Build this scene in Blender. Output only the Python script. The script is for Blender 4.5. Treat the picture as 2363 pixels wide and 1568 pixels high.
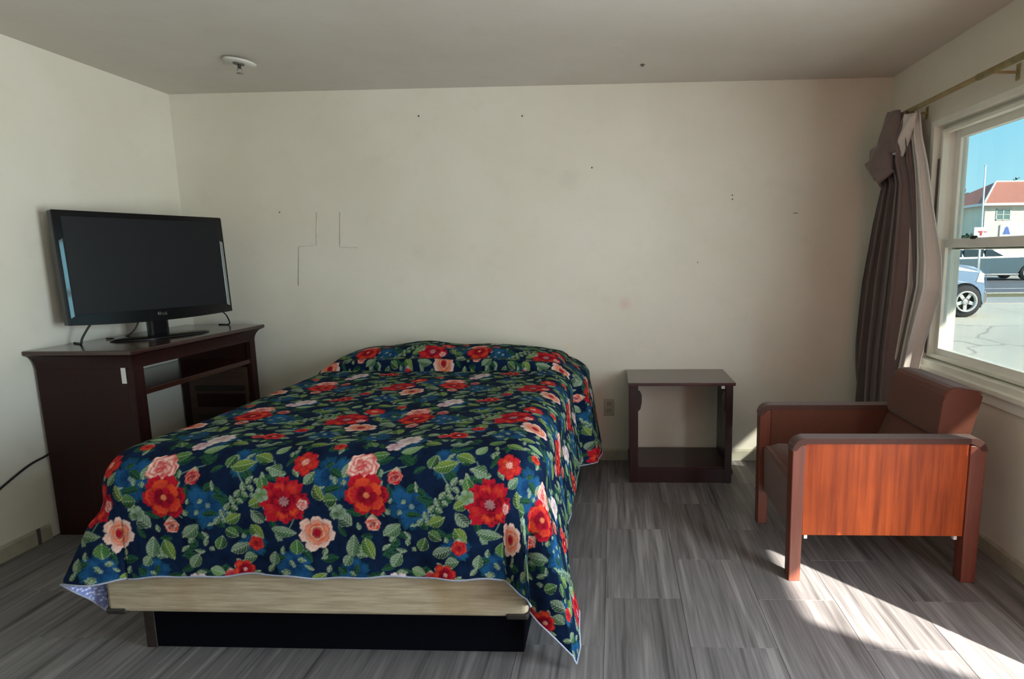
import bpy, bmesh, math, random
import numpy as np
from mathutils import Vector, Matrix
random.seed(7); rng = np.random.default_rng(11)
for o in list(bpy.data.objects): bpy.data.objects.remove(o)
S = bpy.context.scene; COL = S.collection
PI = math.pi

# ---------------------------------------------------------------- camera
W_, H_ = 2363, 1568
F_, PX, PY, PITCH, ROLL, YAW, CH = 1341.8164, 1361.3543, 780.2677, 0.141948, -0.01157, -0.0408992, 1.3864335
XL, XR, D, HC = -2.8508, 1.7171, 3.8154, 2.44
REAR = -1.9; T_WALL = .17
cam = bpy.data.cameras.new('camera'); cam_o = bpy.data.objects.new('camera', cam); COL.objects.link(cam_o)
fh = Vector((math.sin(YAW), math.cos(YAW), 0)); rt = Vector((math.cos(YAW), -math.sin(YAW), 0)); Z = Vector((0, 0, 1))
fw = fh * math.cos(PITCH) - Z * math.sin(PITCH); up = fh * math.sin(PITCH) + Z * math.cos(PITCH)
r2 = rt * math.cos(ROLL) + up * math.sin(ROLL); u2 = -rt * math.sin(ROLL) + up * math.cos(ROLL)
m = Matrix.Identity(4)
for i in range(3): m[i][0] = r2[i]; m[i][1] = u2[i]; m[i][2] = -fw[i]
m[2][3] = CH
cam_o.matrix_world = m
cam.sensor_fit = 'HORIZONTAL'; cam.sensor_width = 36; cam.lens = F_ / W_ * 36
cam.shift_x = -(PX - W_ / 2) / W_; cam.shift_y = (PY - H_ / 2) / W_; cam.clip_start = .02; cam.clip_end = 500
S.camera = cam_o

# ---------------------------------------------------------------- world, sun, exposure
SKY_STRENGTH = 7.2
SUN_STRENGTH = 37.0
SUN_SIZE = 0.6
GLASS_T = 0.385
EXPOSURE = 0.13
wd = bpy.data.worlds.new('sky'); S.world = wd; wd.use_nodes = True
nt = wd.node_tree; nt.nodes.clear()
tc = nt.nodes.new('ShaderNodeTexCoord'); sx = nt.nodes.new('ShaderNodeSeparateXYZ'); cr = nt.nodes.new('ShaderNodeValToRGB')
bgn = nt.nodes.new('ShaderNodeBackground'); wo = nt.nodes.new('ShaderNodeOutputWorld')
nt.links.new(tc.outputs['Generated'], sx.inputs[0]); nt.links.new(sx.outputs['Z'], cr.inputs[0])
nt.links.new(cr.outputs[0], bgn.inputs[0]); nt.links.new(bgn.outputs[0], wo.inputs[0])
e = cr.color_ramp.elements
e[0].position = 0.0; e[0].color = (.42, .76, .86, 1); e[1].position = 1.0; e[1].color = (.12, .34, .70, 1)
x_ = e.new(.18); x_.color = (.27, .66, .86, 1)
bgn.inputs[1].default_value = SKY_STRENGTH
sun = bpy.data.lights.new('sun', 'SUN'); sun.energy = SUN_STRENGTH; sun.angle = math.radians(SUN_SIZE); sun.color = (1, .93, .82)
so = bpy.data.objects.new('sun', sun); COL.objects.link(so)
SUN_FROM = Vector((.65, -.76, .61))
so.rotation_euler = SUN_FROM.to_track_quat('Z', 'Y').to_euler(); so.location = (30, -35, 28)
vs = S.view_settings; vs.view_transform = 'Standard'; vs.look = 'None'; vs.gamma = 1; vs.exposure = EXPOSURE; vs.use_curve_mapping = False
try:
    S.cycles.max_bounces = 14; S.cycles.diffuse_bounces = 8; S.cycles.transparent_max_bounces = 12
    S.cycles.sample_clamp_indirect = 12; S.cycles.use_denoising = True
except Exception: pass
WIN_Y0, WIN_Y1, WIN_Z0, WIN_Z1 = 1.78, 3.31, .765, 2.07        # window opening in the right wall
DOOR_Y0, DOOR_Y1, DOOR_Z = .42, 1.46, 2.05                      # doorway nearer than the frame's edge
for nm, yc, zc, sy, sz in (('window_portal', (WIN_Y0 + WIN_Y1) / 2, (WIN_Z0 + WIN_Z1) / 2, WIN_Y1 - WIN_Y0, WIN_Z1 - WIN_Z0),
                           ('door_portal', (DOOR_Y0 + DOOR_Y1) / 2, DOOR_Z / 2, DOOR_Y1 - DOOR_Y0, DOOR_Z)):
    L = bpy.data.lights.new(nm, 'AREA'); L.shape = 'RECTANGLE'; L.size = sz; L.size_y = sy
    L.cycles.is_portal = True
    o = bpy.data.objects.new(nm, L); COL.objects.link(o); o.location = (XR + .17, yc, zc); o.rotation_euler = (0, PI / 2, 0)

# fill lamp in an added, unseen second window, nearer than the frame's edge (its frame is built with the walls)
W2_Y0, W2_Y1, W2_Z0, W2_Z1 = -1.60, -.15, .60, 2.07
W2_POWER = 32.0; W2_COLOR = (.94, .98, 1.0)
L = bpy.data.lights.new('added_window_fill', 'AREA'); L.shape = 'RECTANGLE'; L.size = W2_Z1 - W2_Z0; L.size_y = W2_Y1 - W2_Y0; L.energy = W2_POWER; L.color = W2_COLOR
o = bpy.data.objects.new('added_window_fill', L); COL.objects.link(o); o.location = (XR + .06, (W2_Y0 + W2_Y1) / 2, (W2_Z0 + W2_Z1) / 2); o.rotation_euler = (0, PI / 2, 0)

DOOR_POWER = 90.0
L = bpy.data.lights.new('doorway_daylight', 'AREA'); L.shape = 'RECTANGLE'; L.size = DOOR_Z - .05; L.size_y = DOOR_Y1 - DOOR_Y0 - .02; L.energy = DOOR_POWER; L.color = (.90, .965, 1.0)
o = bpy.data.objects.new('doorway_daylight', L); COL.objects.link(o); o.location = (XR + T_WALL - .01, (DOOR_Y0 + DOOR_Y1) / 2, DOOR_Z / 2); o.rotation_euler = (0, PI / 2, 0)

# ---------------------------------------------------------------- helpers
def srgb(r, g, b):
    f = lambda c: (c / 255 / 12.92) if c / 255 <= .04045 else ((c / 255 + .055) / 1.055) ** 2.4
    return (f(r), f(g), f(b), 1)

class NT:
    def __init__(s, name):
        s.m = bpy.data.materials.new(name); s.m.use_nodes = True; s.t = s.m.node_tree
        s.b = s.t.nodes['Principled BSDF']; s.out = s.t.nodes['Material Output']
    def n(s, typ, **kw):
        k = s.t.nodes.new(typ)
        for a, v in kw.items():
            if a.startswith('i_'): k.inputs[a[2:].replace('_', ' ')].default_value = v
            else: setattr(k, a, v)
        return k
    def l(s, a, b): s.t.links.new(a, b)
    def coord(s, scale=(1, 1, 1), kind='Object'):
        c = s.n('ShaderNodeTexCoord'); mp = s.n('ShaderNodeMapping'); mp.inputs['Scale'].default_value = scale
        s.l(c.outputs[kind], mp.inputs[0]); return mp.outputs[0]
    def noise(s, vec, scale, detail=4, rough=.55):
        k = s.n('ShaderNodeTexNoise'); k.inputs['Scale'].default_value = scale; k.inputs['Detail'].default_value = detail
        k.inputs['Roughness'].default_value = rough; s.l(vec, k.inputs['Vector']); return k.outputs['Fac']
    def ramp(s, fac, stops):
        k = s.n('ShaderNodeValToRGB'); el = k.color_ramp.elements
        el[0].position, el[0].color = stops[0]; el[1].position, el[1].color = stops[-1]
        for p, c in stops[1:-1]: q = el.new(p); q.color = c
        s.l(fac, k.inputs[0]); return k.outputs[0]
    def mix(s, fac, a, b, typ='MIX'):
        k = s.n('ShaderNodeMix', data_type='RGBA', blend_type=typ)
        for i, v in ((0, fac), (6, a), (7, b)):
            if isinstance(v, (int, float)): k.inputs[i].default_value = v
            elif isinstance(v, tuple): k.inputs[i].default_value = v
            else: s.l(v, k.inputs[i])
        return k.outputs[2]
    def bump(s, h, strength=.2, dist=.002):
        k = s.n('ShaderNodeBump'); k.inputs['Strength'].default_value = strength; k.inputs['Distance'].default_value = dist
        s.l(h, k.inputs['Height']); s.l(k.outputs[0], s.b.inputs['Normal'])
    def base(s, c):
        if isinstance(c, tuple): s.b.inputs['Base Color'].default_value = c
        else: s.l(c, s.b.inputs['Base Color'])
    def set(s, rough=.5, metal=0, spec=.5, coat=0):
        s.b.inputs['Roughness'].default_value = rough; s.b.inputs['Metallic'].default_value = metal
        s.b.inputs['Specular IOR Level'].default_value = spec; s.b.inputs['Coat Weight'].default_value = coat
        s.b.inputs['Coat Roughness'].default_value = .12
        return s.m

def plain(name, c, rough=.5, metal=0, spec=.5, coat=0, var=.08, sc=30):
    k = NT(name); v = k.coord(); f = k.noise(v, sc)
    c2 = tuple(x * (1 - 2 * var) for x in c[:3]) + (1,)
    k.base(k.ramp(f, [(.3, c2), (.7, c)])); return k.set(rough, metal, spec, coat)

def wood(name, dark, light, axis='z', rough=.35, coat=.3, fine=1.0, spec=.5):
    sc = {'x': (1.2, 26, 26), 'y': (26, 1.2, 26), 'z': (26, 26, 1.2)}[axis]
    k = NT(name); v = k.coord(tuple(a * fine for a in sc))
    f = k.noise(v, 1.6, 8, .62); g = k.noise(k.coord((2, 2, 2)), 1.3, 3)
    c = k.ramp(f, [(.25, dark), (.72, light)])
    c = k.mix(k.ramp(g, [(.35, (0, 0, 0, 1)), (.7, (.5, .5, .5, 1))]), c, dark)
    k.base(c); k.bump(f, .08, .001); return k.set(rough, 0, spec, coat)

def link(name, me, mat=None, parent=None):
    o = bpy.data.objects.new(name, me); COL.objects.link(o)
    if mat: me.materials.append(mat)
    if parent:
        o.parent = parent
        if parent.location.length: o.matrix_parent_inverse = parent_world(parent).inverted()
    return o
def parent_world(p):
    mw = Matrix.LocRotScale(p.location, p.rotation_euler, p.scale)
    if p.parent: mw = parent_world(p.parent) @ p.matrix_parent_inverse @ mw
    return mw
def obj(name, bm, mat=None, parent=None, smooth=False):
    me = bpy.data.meshes.new(name); bmesh.ops.recalc_face_normals(bm, faces=bm.faces)
    if smooth:
        for f in bm.faces: f.smooth = True
    bm.to_mesh(me); bm.free(); return link(name, me, mat, parent)
def thing(name, label, cat, loc=(0, 0, 0), group=None):
    o = bpy.data.objects.new(name, None); COL.objects.link(o); o.location = loc; o.empty_display_size = .1
    o['label'] = label; o['category'] = cat
    if group: o['group'] = group
    return o
def tag(o, label, cat, group=None, kind=None):
    o['label'] = label; o['category'] = cat
    if group: o['group'] = group
    if kind: o['kind'] = kind
    return o
def struct(name, bm, mat, parent=None, smooth=False):
    o = obj(name, bm, mat, parent, smooth)
    if parent is None: o['kind'] = 'structure'
    return o
def box(bm, x0, x1, y0, y1, z0, z1, bev=0, seg=2):
    b2 = bmesh.new(); bmesh.ops.create_cube(b2, size=1)
    for v in b2.verts: v.co = Vector((x0 + (v.co.x + .5) * (x1 - x0), y0 + (v.co.y + .5) * (y1 - y0), z0 + (v.co.z + .5) * (z1 - z0)))
    if bev: bmesh.ops.bevel(b2, geom=list(b2.edges), offset=bev, segments=seg, profile=.5, affect='EDGES')
    merge(bm, b2)
def merge(bm, b2, mat=None):
    if mat is not None: bmesh.ops.transform(b2, matrix=mat, verts=b2.verts)
    vm = {v: bm.verts.new(v.co) for v in b2.verts}
    for f in b2.faces:
        try:
            nf = bm.faces.new([vm[v] for v in f.verts]); nf.smooth = f.smooth
        except ValueError: pass
    b2.free()
def bx(*a, **k):
    bm = bmesh.new(); box(bm, *a, **k); return bm
def prism(bm, pts, axis, a, b, bev=0, seg=2):
    """closed outline pts extruded along axis from a to b; pts are the two other coordinates in x,y,z order"""
    def P(p, t):
        return {'x': (t, p[0], p[1]), 'y': (p[0], t, p[1]), 'z': (p[0], p[1], t)}[axis]
    b2 = bmesh.new(); A = [b2.verts.new(P(p, a)) for p in pts]; B = [b2.verts.new(P(p, b)) for p in pts]
    n = len(pts)
    for i in range(n): b2.faces.new((A[i], A[(i + 1) % n], B[(i + 1) % n], B[i]))
    fa = b2.faces.new(A[::-1]); fb = b2.faces.new(B)
    if bev:
        ed = set(fa.edges) | set(fb.edges); bmesh.ops.bevel(b2, geom=list(ed), offset=bev, segments=seg, profile=.5, affect='EDGES')
    merge(bm, b2)
def pr(*a, **k):
    bm = bmesh.new(); prism(bm, *a, **k); return bm
def tube(bm, pts, r, n=10, caps=True, smooth=True):
    pts = [Vector(p) for p in pts]; rings = []
    rr = r if isinstance(r, (list, tuple)) else [r] * len(pts)
    pn = None
    for i, p in enumerate(pts):
        d = (pts[min(i + 1, len(pts) - 1)] - pts[max(i - 1, 0)]).normalized()
        if pn is None: a = d.orthogonal().normalized()
        else: a = (pn - d * pn.dot(d)).normalized()
        pn = a; b = d.cross(a)
        rings.append([bm.verts.new(p + (a * math.cos(t) + b * math.sin(t)) * rr[i]) for t in [2 * PI * k / n for k in range(n)]])
    for A, B in zip(rings, rings[1:]):
        for k in range(n):
            f = bm.faces.new((A[k], A[(k + 1) % n], B[(k + 1) % n], B[k])); f.smooth = smooth
    if caps: bm.faces.new(rings[0][::-1]); bm.faces.new(rings[-1])
def tb(*a, **k):
    bm = bmesh.new(); tube(bm, *a, **k); return bm
def lathe(bm, prof, c, n=32, mat=None):
    """prof: list of (radius, z); turned about z through c"""
    b2 = bmesh.new(); rings = []
    for r, z in prof:
        if r < 1e-6: rings.append([b2.verts.new((0, 0, z))])
        else: rings.append([b2.verts.new((r * math.cos(2 * PI * k / n), r * math.sin(2 * PI * k / n), z)) for k in range(n)])
    for A, B in zip(rings, rings[1:]):
        for k in range(n):
            q = [A[k % len(A)], A[(k + 1) % len(A)], B[(k + 1) % len(B)], B[k % len(B)]]
            q2 = []
            for v in q:
                if v not in q2: q2.append(v)
            if len(q2) > 2:
                f = b2.faces.new(q2); f.smooth = True
    T = Matrix.Translation(c)
    merge(bm, b2, T @ mat if mat else T)
def lt(*a, **k):
    bm = bmesh.new(); lathe(bm, *a, **k); return bm
def spline(pts, n=8):
    out = []; P = [Vector(p) for p in pts]; P = [2 * P[0] - P[1]] + P + [2 * P[-1] - P[-2]]
    for i in range(1, len(P) - 2):
        for k in range(n):
            t = k / n; a, b, c, d = P[i - 1:i + 3]
            out.append(.5 * ((2 * b) + (c - a) * t + (2 * a - 5 * b + 4 * c - d) * t * t + (3 * b - a - 3 * c + d) * t ** 3))
    out.append(P[-2]); return out
def rrect(a0, a1, b0, b1, r, n=5):
    pts = []
    for cx, cy, s in ((a1 - r, b1 - r, 0), (a0 + r, b1 - r, 1), (a0 + r, b0 + r, 2), (a1 - r, b0 + r, 3)):
        for k in range(n + 1):
            t = PI / 2 * (s + k / n); pts.append((cx + r * math.cos(t), cy + r * math.sin(t)))
    return pts

# ---------------------------------------------------------------- materials
def wall_mat(name, c, stains=()):
    k = NT(name); v = k.coord()
    big = k.noise(v, .9, 5, .6); f = k.noise(v, 7, 5, .6)
    c2 = (c[0] * .90, c[1] * .88, c[2] * .84, 1)
    col = k.ramp(big, [(.3, c2), (.65, c)])
    col = k.mix(k.ramp(f, [(.55, (0, 0, 0, 1)), (.85, (.22, .22, .22, 1))]), col, (c[0] * .72, c[1] * .68, c[2] * .60, 1))
    for (px, py, pz, r, sc, amt) in stains:
        d = k.n('ShaderNodeVectorMath', operation='DISTANCE'); k.l(v, d.inputs[0]); d.inputs[1].default_value = (px, py, pz)
        nn = k.noise(v, 22, 3)
        ad = k.n('ShaderNodeMath', operation='MULTIPLY_ADD'); k.l(nn, ad.inputs[0]); ad.inputs[1].default_value = r * 1.2; k.l(d.outputs['Value'], ad.inputs[2])
        fac = k.ramp(ad.outputs[0], [(0, (amt, amt, amt, 1)), (min(.99, r * 1.7), (0, 0, 0, 1))])
        col = k.mix(fac, col, sc)
    k.base(col); k.bump(k.noise(v, 55, 4), .12, .002); return k.set(.75, 0, .25)
WALL_C = (.745, .73, .645, 1)
M_wall = wall_mat('painted_wall', WALL_C, [(.075, D, 1.065, .05, srgb(206, 120, 118), .35), (-.28, D, 1.86, .07, srgb(120, 110, 95), .14),
                                           (-1.28, D, 1.42, .06, srgb(120, 112, 100), .12), (-.05, D, 1.1, .04, srgb(110, 105, 100), .1)])
M_ceil = wall_mat('ceiling_paint', (.645, .62, .565, 1))
M_base = plain('baseboard_paint', (.46, .45, .35, 1), .6, var=.15, sc=12)
M_trim = plain('window_trim_paint', (.83, .85, .77, 1), .4, var=.05, sc=8)
M_vinyl = plain('sash_vinyl', (.84, .85, .80, 1), .35, var=.04, sc=8)
M_darktrack = plain('sash_track_dark', (.10, .09, .08, 1), .6)
M_mahog = wood('mahogany_veneer', (.016, .0045, .0045, 1), (.034, .009, .0075, 1), 'z', .45, 0, spec=.22)
M_mahog_x = wood('mahogany_top', (.024, .0075, .006, 1), (.055, .015, .011, 1), 'y', .24, .5)
M_night = wood('nightstand_wood', (.017, .005, .006, 1), (.036, .009, .009, 1), 'z', .38, .3)
M_night_top = wood('nightstand_top', (.045, .018, .018, 1), (.075, .028, .026, 1), 'x', .25, .5)
M_lam = wood('orange_wood_laminate', (.17, .026, .007, 1), (.56, .105, .020, 1), 'z', .5, 0, fine=1.1, spec=.18)
M_leg = wood('chair_leg_wood', (.10, .024, .014, 1), (.24, .065, .036, 1), 'z', .42, .1)
M_blackplastic = plain('gloss_black_plastic', (.006, .006, .007, 1), .16, spec=.35, var=.02)
M_matteblack = plain('matte_black_plastic', (.012, .012, .013, 1), .45)
M_screen = plain('tv_screen', (.010, .011, .013, 1), .38, spec=.2, var=.02)
M_cord = plain('black_cord_rubber', (.012, .012, .013, 1), .5)
M_white = plain('white_plastic', (.72, .71, .66, 1), .4, var=.05)
M_chrome = plain('tarnished_chrome', (.45, .42, .38, 1), .3, metal=1)
M_darkmetal = plain('dark_metal', (.04, .035, .03, 1), .5, metal=.5)
M_rod = plain('aged_brass_rod', (.42, .34, .16, 1), .45, metal=.1, var=.2, sc=20)
M_base_black = plain('black_base_fabric', (.0035, .0035, .006, 1), .9, spec=.03)
M_redlogo = plain('sign_red', srgb(205, 60, 60), .5)
M_blue = plain('sign_blue', srgb(90, 120, 190), .5)

def fabric(name, dark, light, sc=420, rough=.9):
    k = NT(name); v = k.coord(); f = k.noise(v, sc, 2); g = k.noise(v, 6, 4)
    c = k.ramp(f, [(.35, dark), (.65, light)]); c = k.mix(k.ramp(g, [(.4, (0, 0, 0, 1)), (.75, (.4, .4, .4, 1))]), c, dark)
    k.base(c); k.bump(f, .25, .001); k.b.inputs['Sheen Weight'].default_value = .25; return k.set(rough, 0, .2)
M_uph = fabric('brown_upholstery', (.085, .026, .014, 1), (.14, .046, .026, 1))
M_arm = fabric('dark_arm_upholstery', (.06, .026, .020, 1), (.095, .042, .032, 1))
M_curtain = fabric('taupe_curtain', (.15, .118, .112, 1), (.23, .185, .178, 1), 700)
M_lining = fabric('pale_curtain_lining', (.58, .55, .52, 1), (.74, .71, .68, 1), 700)

def box_spring_mat():
    k = NT('box_spring_ticking'); v = k.coord((2.2, 2, 34)); f = k.noise(v, 3, 6, .6); s = k.noise(k.coord(), 3.2, 4)
    c = k.ramp(f, [(.3, srgb(150, 136, 112)), (.7, srgb(190, 176, 150))])
    c = k.mix(k.ramp(s, [(.52, (0, 0, 0, 1)), (.72, (.55, .55, .55, 1))]), c, srgb(146, 118, 78))
    k.base(c); k.bump(f, .5, .004); return k.set(.6, 0, .4)
M_boxspring = box_spring_mat()

def tile_mat():
    k = NT('striped_vinyl_tile'); tc = k.n('ShaderNodeTexCoord'); oi = k.n('ShaderNodeObjectInfo')
    cm = k.n('ShaderNodeCombineXYZ')
    for i, s in ((0, 61.0), (1, 37.0), (2, 19.0)):
        q = k.n('ShaderNodeMath', operation='MULTIPLY'); k.l(oi.outputs['Random'], q.inputs[0]); q.inputs[1].default_value = s; k.l(q.outputs[0], cm.inputs[i])
    ad = k.n('ShaderNodeVectorMath', operation='ADD'); k.l(tc.outputs['Object'], ad.inputs[0]); k.l(cm.outputs[0], ad.inputs[1])
    m1 = k.n('ShaderNodeMapping'); m1.inputs['Scale'].default_value = (1, .045, 1); k.l(ad.outputs[0], m1.inputs[0])
    wide = k.noise(m1.outputs[0], 30, 2.5, .5)
    m2 = k.n('ShaderNodeMapping'); m2.inputs['Scale'].default_value = (1, .03, 1); k.l(ad.outputs[0], m2.inputs[0])
    fine = k.noise(m2.outputs[0], 95, 3, .6)
    c = k.ramp(wide, [(.30, (.045, .042, .043, 1)), (.41, (.115, .108, .111, 1)), (.47, (.17, .16, .163, 1)), (.53, (.13, .122, .125, 1)), (.60, (.19, .18, .182, 1)), (.70, (.29, .275, .272, 1))])
    c2 = k.ramp(fine, [(.32, (.08, .075, .077, 1)), (.68, (.34, .325, .32, 1))])
    c = k.mix(.26, c, c2)
    hs = k.n('ShaderNodeHueSaturation'); q = k.n('ShaderNodeMath', operation='MULTIPLY_ADD'); k.l(oi.outputs['Random'], q.inputs[0]); q.inputs[1].default_value = .22; q.inputs[2].default_value = .80
    k.l(q.outputs[0], hs.inputs['Value']); k.l(c, hs.inputs['Color'])
    k.base(hs.outputs[0]); k.bump(fine, .10, .0008); return k.set(.42, 0, .35)
M_tile = tile_mat()

def glass_mat():
    k = NT('window_glass'); t = k.t; t.nodes.remove(k.b)
    tr = k.n('ShaderNodeBsdfTransparent'); g = k.n('ShaderNodeBsdfGlossy'); g.inputs['Roughness'].default_value = .02
    f = k.noise(k.coord((1, 1, .4)), 2.5, 4)
    tint = k.ramp(f, [(.3, (GLASS_T * .94, GLASS_T * .97, GLASS_T * .97, 1)), (.7, (GLASS_T * 1.04, GLASS_T * 1.03, GLASS_T, 1))])
    k.l(tint, tr.inputs[0])
    fr = k.n('ShaderNodeLayerWeight'); fr.inputs[0].default_value = .12
    fm = k.n('ShaderNodeMath', operation='MULTIPLY_ADD'); k.l(fr.outputs['Facing'], fm.inputs[0]); fm.inputs[1].default_value = .12; fm.inputs[2].default_value = .02
    mx = k.n('ShaderNodeMixShader'); k.l(fm.outputs[0], mx.inputs[0]); k.l(tr.outputs[0], mx.inputs[1]); k.l(g.outputs[0], mx.inputs[2])
    k.l(mx.outputs[0], k.out.inputs[0]); return k.m
M_glass = glass_mat()

# ---------------------------------------------------------------- room shell
T = .17
def wall_with_holes(name, x0, x1, ya, yb, holes):
    bm = bmesh.new(); ys = sorted({ya, yb} | {h[0] for h in holes} | {h[1] for h in holes})
    for a, b in zip(ys, ys[1:]):
        hs = [h for h in holes if h[0] <= a and h[1] >= b]
        if not hs: box(bm, x0, x1, a, b, 0, HC)
        else:
            h = hs[0]
            if h[2] > 0: box(bm, x0, x1, a, b, 0, h[2])
            box(bm, x0, x1, a, b, h[3], HC)
    bmesh.ops.remove_doubles(bm, verts=bm.verts, dist=1e-5)
    return struct(name, bm, M_wall)
wall_back = struct('wall_back', bx(XL - T, XR + T, D, D + T, 0, HC), M_wall)
wall_left = struct('wall_left', bx(XL - T, XL, REAR, D, 0, HC), M_wall)
wall_right = wall_with_holes('wall_right', XR, XR + T, REAR, D, [(WIN_Y0, WIN_Y1, WIN_Z0, WIN_Z1), (DOOR_Y0, DOOR_Y1, 0, DOOR_Z), (W2_Y0, W2_Y1, W2_Z0, W2_Z1)])
struct('wall_front', bx(XL - T, XR + T, REAR - T, REAR, 0, HC), M_wall)
ceiling = struct('ceiling', bx(XL - T, XR + T, REAR - T, D + T, HC, HC + .12), M_ceil)
# baseboards
BB = .077; BT = .012
def bb_prof(s=1): return [(0, 0), (BT * s, 0), (BT * s, BB - .012), (BT * .5 * s, BB), (0, BB)]
struct('baseboard_back', pr([(D - a, b) for a, b in bb_prof()], 'x', XL, XR), M_base)
struct('baseboard_left', pr([(XL + a, b) for a, b in bb_prof()], 'y', REAR, 2.66), M_base)
bm = bmesh.new(); prism(bm, [(XR - a, b) for a, b in bb_prof()], 'y', DOOR_Y1 + .07, D - BT); prism(bm, [(XR - a, b) for a, b in bb_prof()], 'y', REAR, DOOR_Y0 - .07)
struct('baseboard_right', bm, M_base)
bbl = [o for o in COL.objects if o.name == 'baseboard_left'][0]
obj('joint_cap', bx(XL + .010, XL + .016, 2.585, 2.60, 0, BB + .003), M_darktrack, bbl)
# floor: subfloor with every tile a piece of its own
sub = plain('floor_adhesive', (.02, .018, .017, 1), .9)
floor = struct('floor', bx(XL - T, XR + T, REAR - T, D + T, -.15, -.004), sub)
tw, tl, gap = .3075, .603, .0012
bm = bx(gap / 2, tw - gap / 2, gap / 2, tl - gap / 2, -.004, 0, bev=.0006, seg=1)
tme = bpy.data.meshes.new('floor_tile'); bm.to_mesh(tme); bm.free(); tme.materials.append(M_tile)
kx0 = math.floor((XL + .04) / tw)
for k in range(kx0, math.ceil((XR + .04) / tw)):
    xa = -.04 + k * tw; yo = 2.199 if k % 2 == 0 else 1.905
    j0 = math.floor((REAR - yo) / tl); j1 = math.ceil((D - yo) / tl)
    for j in range(j0, j1):
        ya = yo + j * tl; a, b = max(xa, XL), min(xa + tw, XR); c, d = max(ya, REAR), min(ya + tl, D)
        if b - a < .01 or d - c < .01: continue
        if a == xa and b == xa + tw and c == ya and d == ya + tl: me = tme; org = (xa, ya, 0)
        else:
            bm = bx(gap / 2, b - a - gap / 2, gap / 2, d - c - gap / 2, -.004, 0, bev=.0006, seg=1); me = bpy.data.meshes.new('floor_tile'); bm.to_mesh(me); bm.free(); me.materials.append(M_tile); org = (a, c, 0)
        o = bpy.data.objects.new('floor_tile', me); COL.objects.link(o); o.location = org; o.parent = floor
# marks on back wall and ceiling
def wall_pt(px_x, px_z, r=.005):
    return lt([(0, -.004), (r, -.002), (r * .8, .002), (0, .003)], (px_x, D - .001, px_z), n=10, mat=Matrix.Rotation(PI / 2, 4, 'X'))
M_seam = plain('dark_seam_filler', (.63, .60, .52, 1), .8)  # filler toned darker than the wall so the seam lines show
M_nail = plain('nail_dark', (.12, .11, .09, 1), .6)
for (x, z, r) in ((-.131, 1.936, .006), (.759, 1.751, .005), (.760, 1.726, .005), (.547, 1.33, .004), (-1.23, 2.273, .006), (-.568, 2.26, .006), (-2.187, 1.687, .005)):
    obj('nail', wall_pt(x, z, r), M_nail, wall_back)
obj('nail', bx(1.145, 1.175, D - .001, D + .001, 1.632, 1.636), M_nail, wall_back)
for pts in ([(-1.938, 1.684), (-1.955, 1.471), (-2.076, 1.461), (-2.10, 1.204)], [(-1.782, 1.682), (-1.798, 1.458), (-1.68, 1.452)]):
    obj('plaster_seam', tb([(x, D - .0005, z) for x, z in pts], .0035, n=6), M_seam, wall_back)
obj('ceiling_hook', lt([(0, -.012), (.008, -.008), (.014, 0)], (.172, 3.454, HC), n=12), M_nail, ceiling)
for (x, y) in ((.029, 3.143), (.03, 3.306), (.152, 3.06)):
    obj('patched_hole', lt([(0, -.0015), (.018, -.001), (.024, .0005)], (x, y, HC), n=16), M_ceil, ceiling)

# ---------------------------------------------------------------- window
win = bpy.data.objects.new('window_1', None); COL.objects.link(win); win['kind'] = 'structure'
y0, y1, z0, z1 = WIN_Y0, WIN_Y1, WIN_Z0, WIN_Z1
def ring(a0, a1, b0, b1, w, xa, xb, bev=.002):
    bm = bmesh.new()
    box(bm, xa, xb, a0, a0 + w, b0, b1, bev); box(bm, xa, xb, a1 - w, a1, b0, b1, bev)
    box(bm, xa, xb, a0 + w, a1 - w, b1 - w, b1, bev); box(bm, xa, xb, a0 + w, a1 - w, b0, b0 + w, bev)
    return bm
obj('window_frame', ring(y0 - .0, y1, z0, z1, .035, XR - .012, XR + .05, .004), M_trim, win)
obj('outer_frame', ring(y0 + .02, y1 - .022, z0 + .02, z1 - .022, .035, XR + .05, XR + .16, .003), M_vinyl, win)
obj('inner_stop', ring(y0 + .045, y1 - .050, z0 + .045, z1 - .055, .018, XR + .02, XR + .055, .002), M_trim, win)
obj('sash_track', bx(XR + .014, XR + .026, y1 - .050, y1 - .041, z0 + .06, z1 - .20), M_darktrack, win)
ZM = 1.42
up_s = obj('upper_sash', ring(y0 + .05, y1 - .058, ZM - .028, z1 - .06, .042, XR + .092, XR + .125, .003), M_vinyl, win)
lo_s = obj('lower_sash', ring(y0 + .05, y1 - .058, z0 + .05, ZM + .028, .046, XR + .050, XR + .088, .003), M_vinyl, win)
obj('glass_pane', bx(XR + .107, XR + .110, y0 + .09, y1 - .098, ZM + .01, z1 - .10), M_glass, up_s)
obj('glass_pane', bx(XR + .067, XR + .070, y0 + .09, y1 - .098, z0 + .09, ZM - .012), M_glass, lo_s)
obj('sash_lock', bx(XR + .040, XR + .06, 2.945, 2.98, ZM + .022, ZM + .038, .005), M_darkmetal, lo_s)
obj('window_sill', bx(XR - .03, XR + .05, y0 - .03, y1 + .02, z0 - .025, z0 + .004, .006), M_trim, win)
obj('sill_apron', bx(XR - .012, XR, y0 - .01, y1, z0 - .075, z0 - .025, .003), M_trim, win)
w2 = bpy.data.objects.new('added_window', None); COL.objects.link(w2); w2['kind'] = 'structure'  # unseen window added to hold the fill lamp
obj('window_frame', ring(W2_Y0 - .05, W2_Y1 + .05, W2_Z0 - .05, W2_Z1 + .05, .05, XR - .012, XR + .04, .004), M_trim, w2)
obj('added_rail', bx(XR + .01, XR + .04, W2_Y0, W2_Y1, 1.32, 1.37, .003), M_trim, w2)
obj('added_blind', bx(XR + .085, XR + .09, W2_Y0, W2_Y1, W2_Z0, W2_Z1), M_white, w2)
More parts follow.
